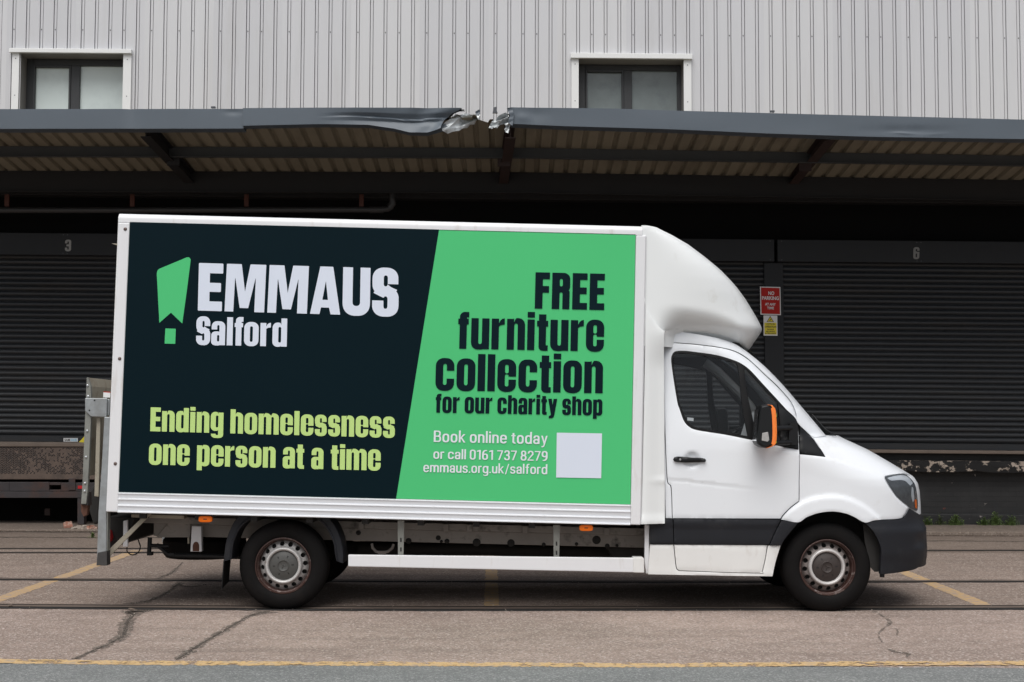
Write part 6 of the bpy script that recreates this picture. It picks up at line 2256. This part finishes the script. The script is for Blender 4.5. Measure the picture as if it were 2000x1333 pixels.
for c_, a_, b_ in ((cR, 'steel', 'cap'), (cF, 'steel2', 'cap2')):
    wheel(c_[0], c_[1], YC0 + 0.05, 1, a_, b_, 'rimrust')
    wheel(c_[0], c_[1], 2 * YC - YC0 - 0.05, -1, a_, b_, 'rimrust')

# ---- chassis
def bx(mb, u0, v0, u1, v1, Y0, Y1, m=0, front=None):
    mb.prism_px([(u0, v0), (u1, v0 + (u1 - u0) * .0245), (u1, v1 + (u1 - u0) * .0245), (u0, v1)], Y0, Y1, m, front)
ch = MB()
for dy in (0.42, 1.55):
    bx(ch, 300, 1022, 1262, 1047, YC0 + dy, YC0 + dy + 0.07, front=YC0 + .42)
chs = ch.build('chassis_rail', M['chassis'], van, bevel=0.006)
sf = MB()
for dy in (0.36, 1.6):
    bx(sf, 262, 1008, 1264, 1021.5, YC0 + dy, YC0 + dy + 0.09, front=YC0 + .36)
for u in (700, 865, 912, 1020, 1180):
    bx(sf, u, 1019 + (u - 262) * .0245 - 10, u + 11, 1019 + (u - 262) * .0245 + 4, YC0 + 0.33, YC0 + 0.359)
sf.build('sub_frame', M['chassis'], van, bevel=0.004)
for (u, v, r) in ((856, 1051, 5), (873, 1057.5, 5), (862, 1058, 3.2), (931, 1060, 8), (998, 1061, 7.5), (1062, 1064, 4), (1126, 1063, 3.5), (1165, 1055, 8.5), (1186, 1067, 5), (798, 1057, 6), (700, 1041, 5), (1205, 1066, 3), (860, 1030, 5)):
    st = MB()
    p = W(u, v, YC0 + 0.418)
    rr = r * 0.0042
    st.lathe([(rr, YC0 + .4185), (rr * .8, YC0 + .4165), (rr * .35, YC0 + .408), (0.0, YC0 + .406)], p.x, p.z, 14)
    st.build('chassis_hole', M['chassis_dk'], chs, smooth=True)
ax = MB()
for c_ in (cR,):
    ax.tube([(c_[0], YC0 + .2, c_[1]), (c_[0], 2 * YC - YC0 - .2, c_[1])], 0.06, 12)
    ax.lathe([(0.0, YC - .12), (.10, YC - .1), (.14, YC), (.10, YC + .1), (0.0, YC + .12)], c_[0], c_[1], 18)
ax.tube([(cF[0], YC0 + .2, cF[1]), (cF[0], 2 * YC - YC0 - .2, cF[1])], 0.05, 10)
ax.tube([W(700, 1073, YC), W(960, 1073, YC), W(1010, 1076, YC), W(1420, 1083, YC)], 0.055, 12)
ax.tube([W(660, 1070, YC + .2), W(900, 1072, YC + .2), W(962, 1072, YC + .2)], 0.06, 12)
ax.build('drivetrain', M['chassis_dk'], van, smooth=True)
mb = MB()
mb.lathe([(0.058, YC - .01), (.06, YC), (.058, YC + .01)], 0, 0, 4)
mb = MB()
pth = [(0.063 * math.cos(6.283 * k / 24), 0.063 * math.sin(6.283 * k / 24)) for k in range(25)]
pc = W(972, 1073, YC)
mb.tube([(pc.x, YC + .2 + q[0], pc.z + q[1]) for q in pth], 0.006, 6, caps=False)
mb.build('pipe_clamp', M['galv'], van)
ub = MB()                        # underbody masses: tank, engine tray, floor
ub.prism_px([(1180, 1062), (1262, 1066), (1262, 1100), (1200, 1098)], YC0 + 0.5, YC0 + 1.3)
ub.prism_px([(1275, 1070), (1500, 1074), (1490, 1112), (1275, 1109)], YC0 + 0.25, 2 * YC - YC0 - 0.25)
ub.prism_px([(1480, 1040), (1716, 1046), (1700, 1098), (1480, 1098)], YC0 + 0.46, 2 * YC - YC0 - 0.46)
ub.build('underbody', M['chassis_dk'], van, bevel=0.02)
hk = MB()
pth = [W(u, v, YC0 + .41) for u, v in ((726, 1062), (728, 1071), (735, 1078), (745, 1080), (757, 1078), (766, 1071), (769, 1063))]
hk.tube(pth, 0.012, 8)
hk.prism_px([(735, 1077), (757, 1077), (753, 1083), (739, 1083)], YC0 + .40, YC0 + .44)
hk.build('spring_hanger', M['chassis'], van, smooth=True, ang=40)
# box floor bearers (dark underside)
fl = MB(TF)
fl.box(aL + .05, aR - .02, 0.11, WID - .11, bB - 0.005, bB + 0.028)
for k in range(9):
    xa = aL + .25 + k * 0.44
    fl.box(xa, xa + .05, 0.05, WID - .05, bB - 0.05, bB - 0.006)
fl.build('floor_bearers', M['chassis_dk'], box_o)
# side guard
sg = MB()
sg.prism_px([(680, 1084), (1238, 1090.3), (1238, 1118.5), (680, 1107)], YB0 + 0.05, YB0 + 0.085)
sgo = sg.build('side_guard', M['post'], van, bevel=0.006)
sg = MB()
sg.prism_px([(1236.5, 1089), (1256, 1089.5), (1258.3, 1092), (1258.3, 1119.5), (1236.5, 1119)], YB0 + 0.044, YB0 + 0.16)
sg.build('end_cap', M['white_low'], sgo, bevel=0.012, seg=3)
for u, v0, v1 in ((783, 1017, 1086), (1087, 1026, 1092)):
    s_ = MB()
    s_.prism_px([(u - 6.5, v0), (u + 6.5, v0), (u + 5, v1), (u - 5.5, v1)], YB0 + 0.09, YB0 + 0.094)
    s_.prism_px([(u - 6.5, v0), (u - 5.6, v0), (u - 4.6, v1), (u - 5.5, v1)], YB0 + 0.094, YB0 + 0.13)
    for vv in (v0 + (v1 - v0) * .55, v0 + (v1 - v0) * .82):
        s_.prism_px([(u - 1.5, vv - 4), (u + 1.5, vv - 4), (u + 1.5, vv + 4), (u - 1.5, vv + 4)], YB0 + 0.0885, YB0 + 0.0899, 1)
    s_.build('bracket', [M['galv_dirty'], M['capd']], sgo)
# marker lamps
for uc, vc in ((400.5, 1014.6), (1145, 1031.7)):
    o = panel('marker_lamp', ellipse(uc, vc, 13.2, 6.1, 28, 3.6), lambda u, v: W(u, v, YB0 + 0.03), M['orange'], van, raw=True, step=3, depth=0.03, edge=0.006)
    flat_px('marking', [(uc - 3.5, vc - .9), (uc + 3.5, vc - .9), (uc + 3.5, vc + .9), (uc - 3.5, vc + .9)], YB0 + 0.0292, M['rust'], o)
    b_ = MB(); b_.prism_px([(uc - 16, vc - 9), (uc + 16, vc - 9), (uc + 10, vc - 2), (uc - 10, vc - 2)], YB0 + 0.055, YB0 + .075)
    b_.build('lamp_bracket', M['black'], o)

# rear mudguards and flap
def mudguard(mr):
    yv = lambda y: y if mr is None else 2 * YC - y
    pin = [(452, 1093), (455, 1066), (461, 1047), (470, 1031), (486, 1017), (510, 1005), (552, 999), (598, 1005), (625, 1019), (640, 1036), (651, 1060), (654, 1080), (657, 1096)]
    pout = [(436.5, 1097), (440.5, 1062), (449, 1036), (462, 1013), (480, 999), (508, 989), (552, 984), (604, 990), (634, 1005), (655, 1028), (667, 1058), (671, 1085), (670, 1101)]
    qi, qo = catmull(pin, 4, closed=False), catmull(pout, 4, closed=False)
    Y1_ = YC0 + .015
    vs = []
    for a, b in zip(qi, qo):
        pi_, po_ = W(*a, Y1_), W(*b, Y1_)
        m_ = pi_.lerp(po_, .82)
        for p, y in ((po_, Y1_ + .27), (po_, Y1_ + .008), (m_.lerp(po_, .6), Y1_), (pi_.lerp(po_, .30), Y1_ + .004), (pi_.lerp(po_, .14), Y1_ - .006), (pi_, Y1_ - .002), (pi_, Y1_ + .27)):
            vs.append((p.x, yv(y), p.z))
    n = 7
    g = MB()
    g.add(vs, [(i * n + k, i * n + k + 1, i * n + n + k + 1, i * n + n + k) for i in range(len(qi) - 1) for k in range(n - 1)])
    go = g.build('mudguard', M['plastic'], van, smooth=True, ang=40)
    f = MB()
    x0 = W(441, 1096, Y1_).x
    z0, z1 = W(437, 1151, Y1_).z, W(441, 1094, Y1_).z
    for i in range(1):
        f.add([(x0 - .02, yv(Y1_ + .01), z1), (x0 - .035, yv(Y1_ + .005), z0), (x0 - .035, yv(Y1_ + .26), z0 + .03), (x0 - .02, yv(Y1_ + .26), z1),
               (x0 - .012, yv(Y1_ + .01), z1), (x0 - .027, yv(Y1_ + .005), z0), (x0 - .027, yv(Y1_ + .26), z0 + .03), (x0 - .012, yv(Y1_ + .26), z1)],
              [(0, 1, 2, 3), (4, 7, 6, 5), (0, 4, 5, 1), (1, 5, 6, 2), (2, 6, 7, 3)])
    f.build('mud_flap', M['seal'], go)
mudguard(None)
mudguard(YC)

# ---- rear end
def pr(name, pts, Y0, Y1, m, parent=van, bevel=0.004, front=None):
    mb = MB(); mb.prism_px(pts, Y0, Y1, 0, front)
    return mb.build(name, M[m], parent, bevel=bevel)
tl = None
t = MB()
t.prism_px([(203.5, 815), (213, 815), (217, 800), (217, 960), (207.5, 1000), (208, 1104.5), (188.5, 1104), (192, 1000), (199, 900)], YB0 + 0.02, YB0 + 0.11)
tl = t.build('tail_lift', M['galv'], van, bevel=0.005)
t = MB(); t.prism([(p.x, p.z) for p in [W(u, v, YB0 + .02) for u, v in ((203.5, 815), (213, 815), (207, 1000), (208, 1104.5), (188.5, 1104), (192, 1000), (199, 900))]], 2 * YC - YB0 - .11, 2 * YC - YB0 - .02)
t.build('far_post', M['galv'], tl, bevel=0.005)
pr('lift_post_foot', [(207.6, 1000), (211, 1000), (209.5, 1104), (208.4, 1104.5)], YB0 + .03, YB0 + .10, 'galv_dirty', tl)
pr('post_base', [(190.4, 1080), (208.8, 1076), (208.8, 1105.3), (188.0, 1105)], YB0 + .014, YB0 + .112, 'steel_dk', tl)
# folded platform, standing across the back
xp0, xp1 = W(168.5, 800, YB0 + .06).x, W(178, 800, YB0 + .06).x
pl_ = [(169, 738), (171.5, 737), (177, 755), (178.5, 800), (174, 900), (171, 960), (168, 985), (158, 985), (161, 940), (164, 860), (167, 790)]
t = MB()
t.prism_px(pl_, YB0 + 0.06, YB0 + 0.10)
t.build('platform_side', M['galv_dirty'], tl, bevel=0.004)
p4 = [W(u, v, YB0 + .08) for u, v in ((171.5, 737.5), (177, 755), (178, 800), (172.5, 930), (167, 930), (170, 800), (170.5, 750))]
t = MB()
t.prism([(p.x, p.z) for p in p4], YB0 + 0.101, 2 * YC - YB0 - .1)
t.build('platform', M['alu_old'], tl, bevel=0.004)
for u, v in ((171.3, 753.5), (172.3, 774.5), (170.5, 842), (168.3, 893), (166, 944), (165.5, 959.5)):
    p = W(u, v, YB0 + .06)
    t = MB()
    t.lathe([(.011, YB0 + .059), (.009, YB0 + .053), (.004, YB0 + .051), (0, YB0 + .051)], p.x, p.z, 10)
    t.build('bolt', M['chrome'], tl, smooth=True)
pb = pr('lift_bracket', [(166, 778), (209, 778), (208, 815), (178, 814), (166, 803)], YB0 + 0.035, YB0 + 0.05, 'galv', tl)
for u, v in ((184.7, 782.5), (174.7, 802)):
    t = MB()
    p = W(u, v, YB0 + .034); t.disc((p.x, p.z), .007, YB0 + .0335, 10)
    t.build('bracket_hole', M['capd'], pb)
pr('bracket_flange', [(209, 779), (214.5, 781), (213.5, 812), (208, 812)], YB0 + .06, YB0 + .20, 'galv', tl)
pr('guide_strip', [(188.5, 816), (196.5, 816), (192.5, 971), (184, 970)], YB0 + 0.08, YB0 + 0.11, 'alu_old', tl)
pr('warning_label', [(202, 766.5), (215.5, 767.5), (215, 777), (201.5, 776.5)], YB0 + .055, YB0 + .058, 'white_sign', tl, 0)
pr('warning_label', [(202, 765), (215.5, 765.8), (215.5, 767.4), (202, 766.4)], YB0 + .054, YB0 + .058, 'red_sign', tl, 0)
pr('hinge_arm', [(158, 984), (172, 986), (170, 1006), (163, 1010), (158, 1000)], YB0 + .1, YB0 + .16, 'rust', tl)
pr('hinge_arm', [(160, 960), (171, 962), (172, 988), (158, 986)], YB0 + .08, YB0 + .18, 'dock_beam', tl)
pr('lift_motor', [(171, 962), (186, 945), (196, 960), (195, 1022), (182, 1026), (174, 1000)], YB0 + .35, YB0 + .75, 'chassis_dk', tl, .02)
pr('cross_beam', [(208, 1010), (262, 1012), (250, 1058), (214, 1072)], YB0 + .25, 2 * YC - YB0 - .25, 'chassis_dk', tl, .006)
pr('brace', [(285, 1003.5), (283, 1006), (209, 1077), (209.5, 1092), (296, 1004)], YB0 + .10, YB0 + .115, 'alu_old', tl)
pr('mount_angle', [(256, 1004), (359, 1007), (359, 1014), (256, 1011)], YB0 + .16, YB0 + .28, 'alu_old', tl)
pr('light_bar', [(240.5, 1018), (248.5, 1016), (249, 1068), (240, 1069)], YB0 + .2, YB0 + .23, 'post', tl)
pr('tail_lamp', [(209, 1036), (213, 1036), (216.5, 1050), (214, 1058), (209, 1062)], YB0 + .18, YB0 + .32, 'red_lens', van, .01)
t = MB()
t.tube([W(u, v, YB0 + .22) for u, v in catmull([(248, 1069), (248, 1077), (254, 1083), (263, 1084), (271, 1078), (274, 1068), (271, 1058), (269, 1052)], 4, closed=False)], .005, 6)
t.build('cable', M['seal'], van, smooth=True)
# hitch frame and spare wheel below the tail
t = MB()
def bar(a, b, r, Y=YC0 + .35):
    t.tube([W(*a, Y), W(*b, Y)], r, 8)
bar((293, 1050), (291, 1084), .018); bar((294, 1066), (330, 1067), .016); bar((306, 1064), (330, 1084), .016); bar((330, 1084.5), (470, 1088), .02)
t.prism_px([(287, 1079), (296, 1079), (296, 1085.5), (287, 1085.5)], YC0 + .32, YC0 + .38)
t.prism_px([(328, 1081), (340, 1081), (340, 1085.5), (328, 1085.5)], YC0 + .32, YC0 + .38)
t.build('spare_carrier', M['black'], van, smooth=True, ang=40)
t = MB()
cs = W(400, 1066, YC - .1)
prf = [(0.12, -.09), (.2, -.11), (.32, -.10), (.35, -.06), (.35, .06), (.32, .10), (.2, .11), (.12, .09)]
vs = []
n = 40
for r, z in prf:
    vs += [(cs.x + r * math.cos(6.283 * k / n), YC - .1 + r * math.sin(6.283 * k / n), cs.z + z * .9) for k in range(n)]
t.add(vs, [(i * n + k, (i + 1) * n + k, (i + 1) * n + (k + 1) % n, i * n + (k + 1) % n) for i in range(len(prf) - 1) for k in range(n)])
t.build('spare_wheel', M['tyre'], van, smooth=True)
pr('jack_bracket', [(374.5, 1028), (393, 1028), (394, 1078), (371.5, 1078)], YC0 + .30, YC0 + .36, 'post', van, .006)
hb_ = panel('bracket_recess', [(376.5, 1077), (376.5, 1066), (379, 1060), (383, 1058.5), (387, 1060), (389, 1066), (389, 1077)], lambda u, v: W(u, v, YC0 + .298), M['rust'], van, step=3, depth=0.0, edge=0)
pr('hanger_tab', [(366, 1050), (369, 1050), (369, 1063), (366, 1063)], YC0 + .3, YC0 + .36, 'alu_old', van)
pr('rear_cross_member', [(305, 1050), (330, 1020), (372, 1020), (372, 1050), (320, 1050)], YC0 + .4, YC0 + .46, 'chassis', van)
# cab step strut at the back of the cab
pr('cab_rear_strut', [(1259.5, 1025), (1268.5, 1025), (1267, 1121), (1262, 1121), (1259, 1100)], YC0 + .03, YC0 + .08, 'post', van)
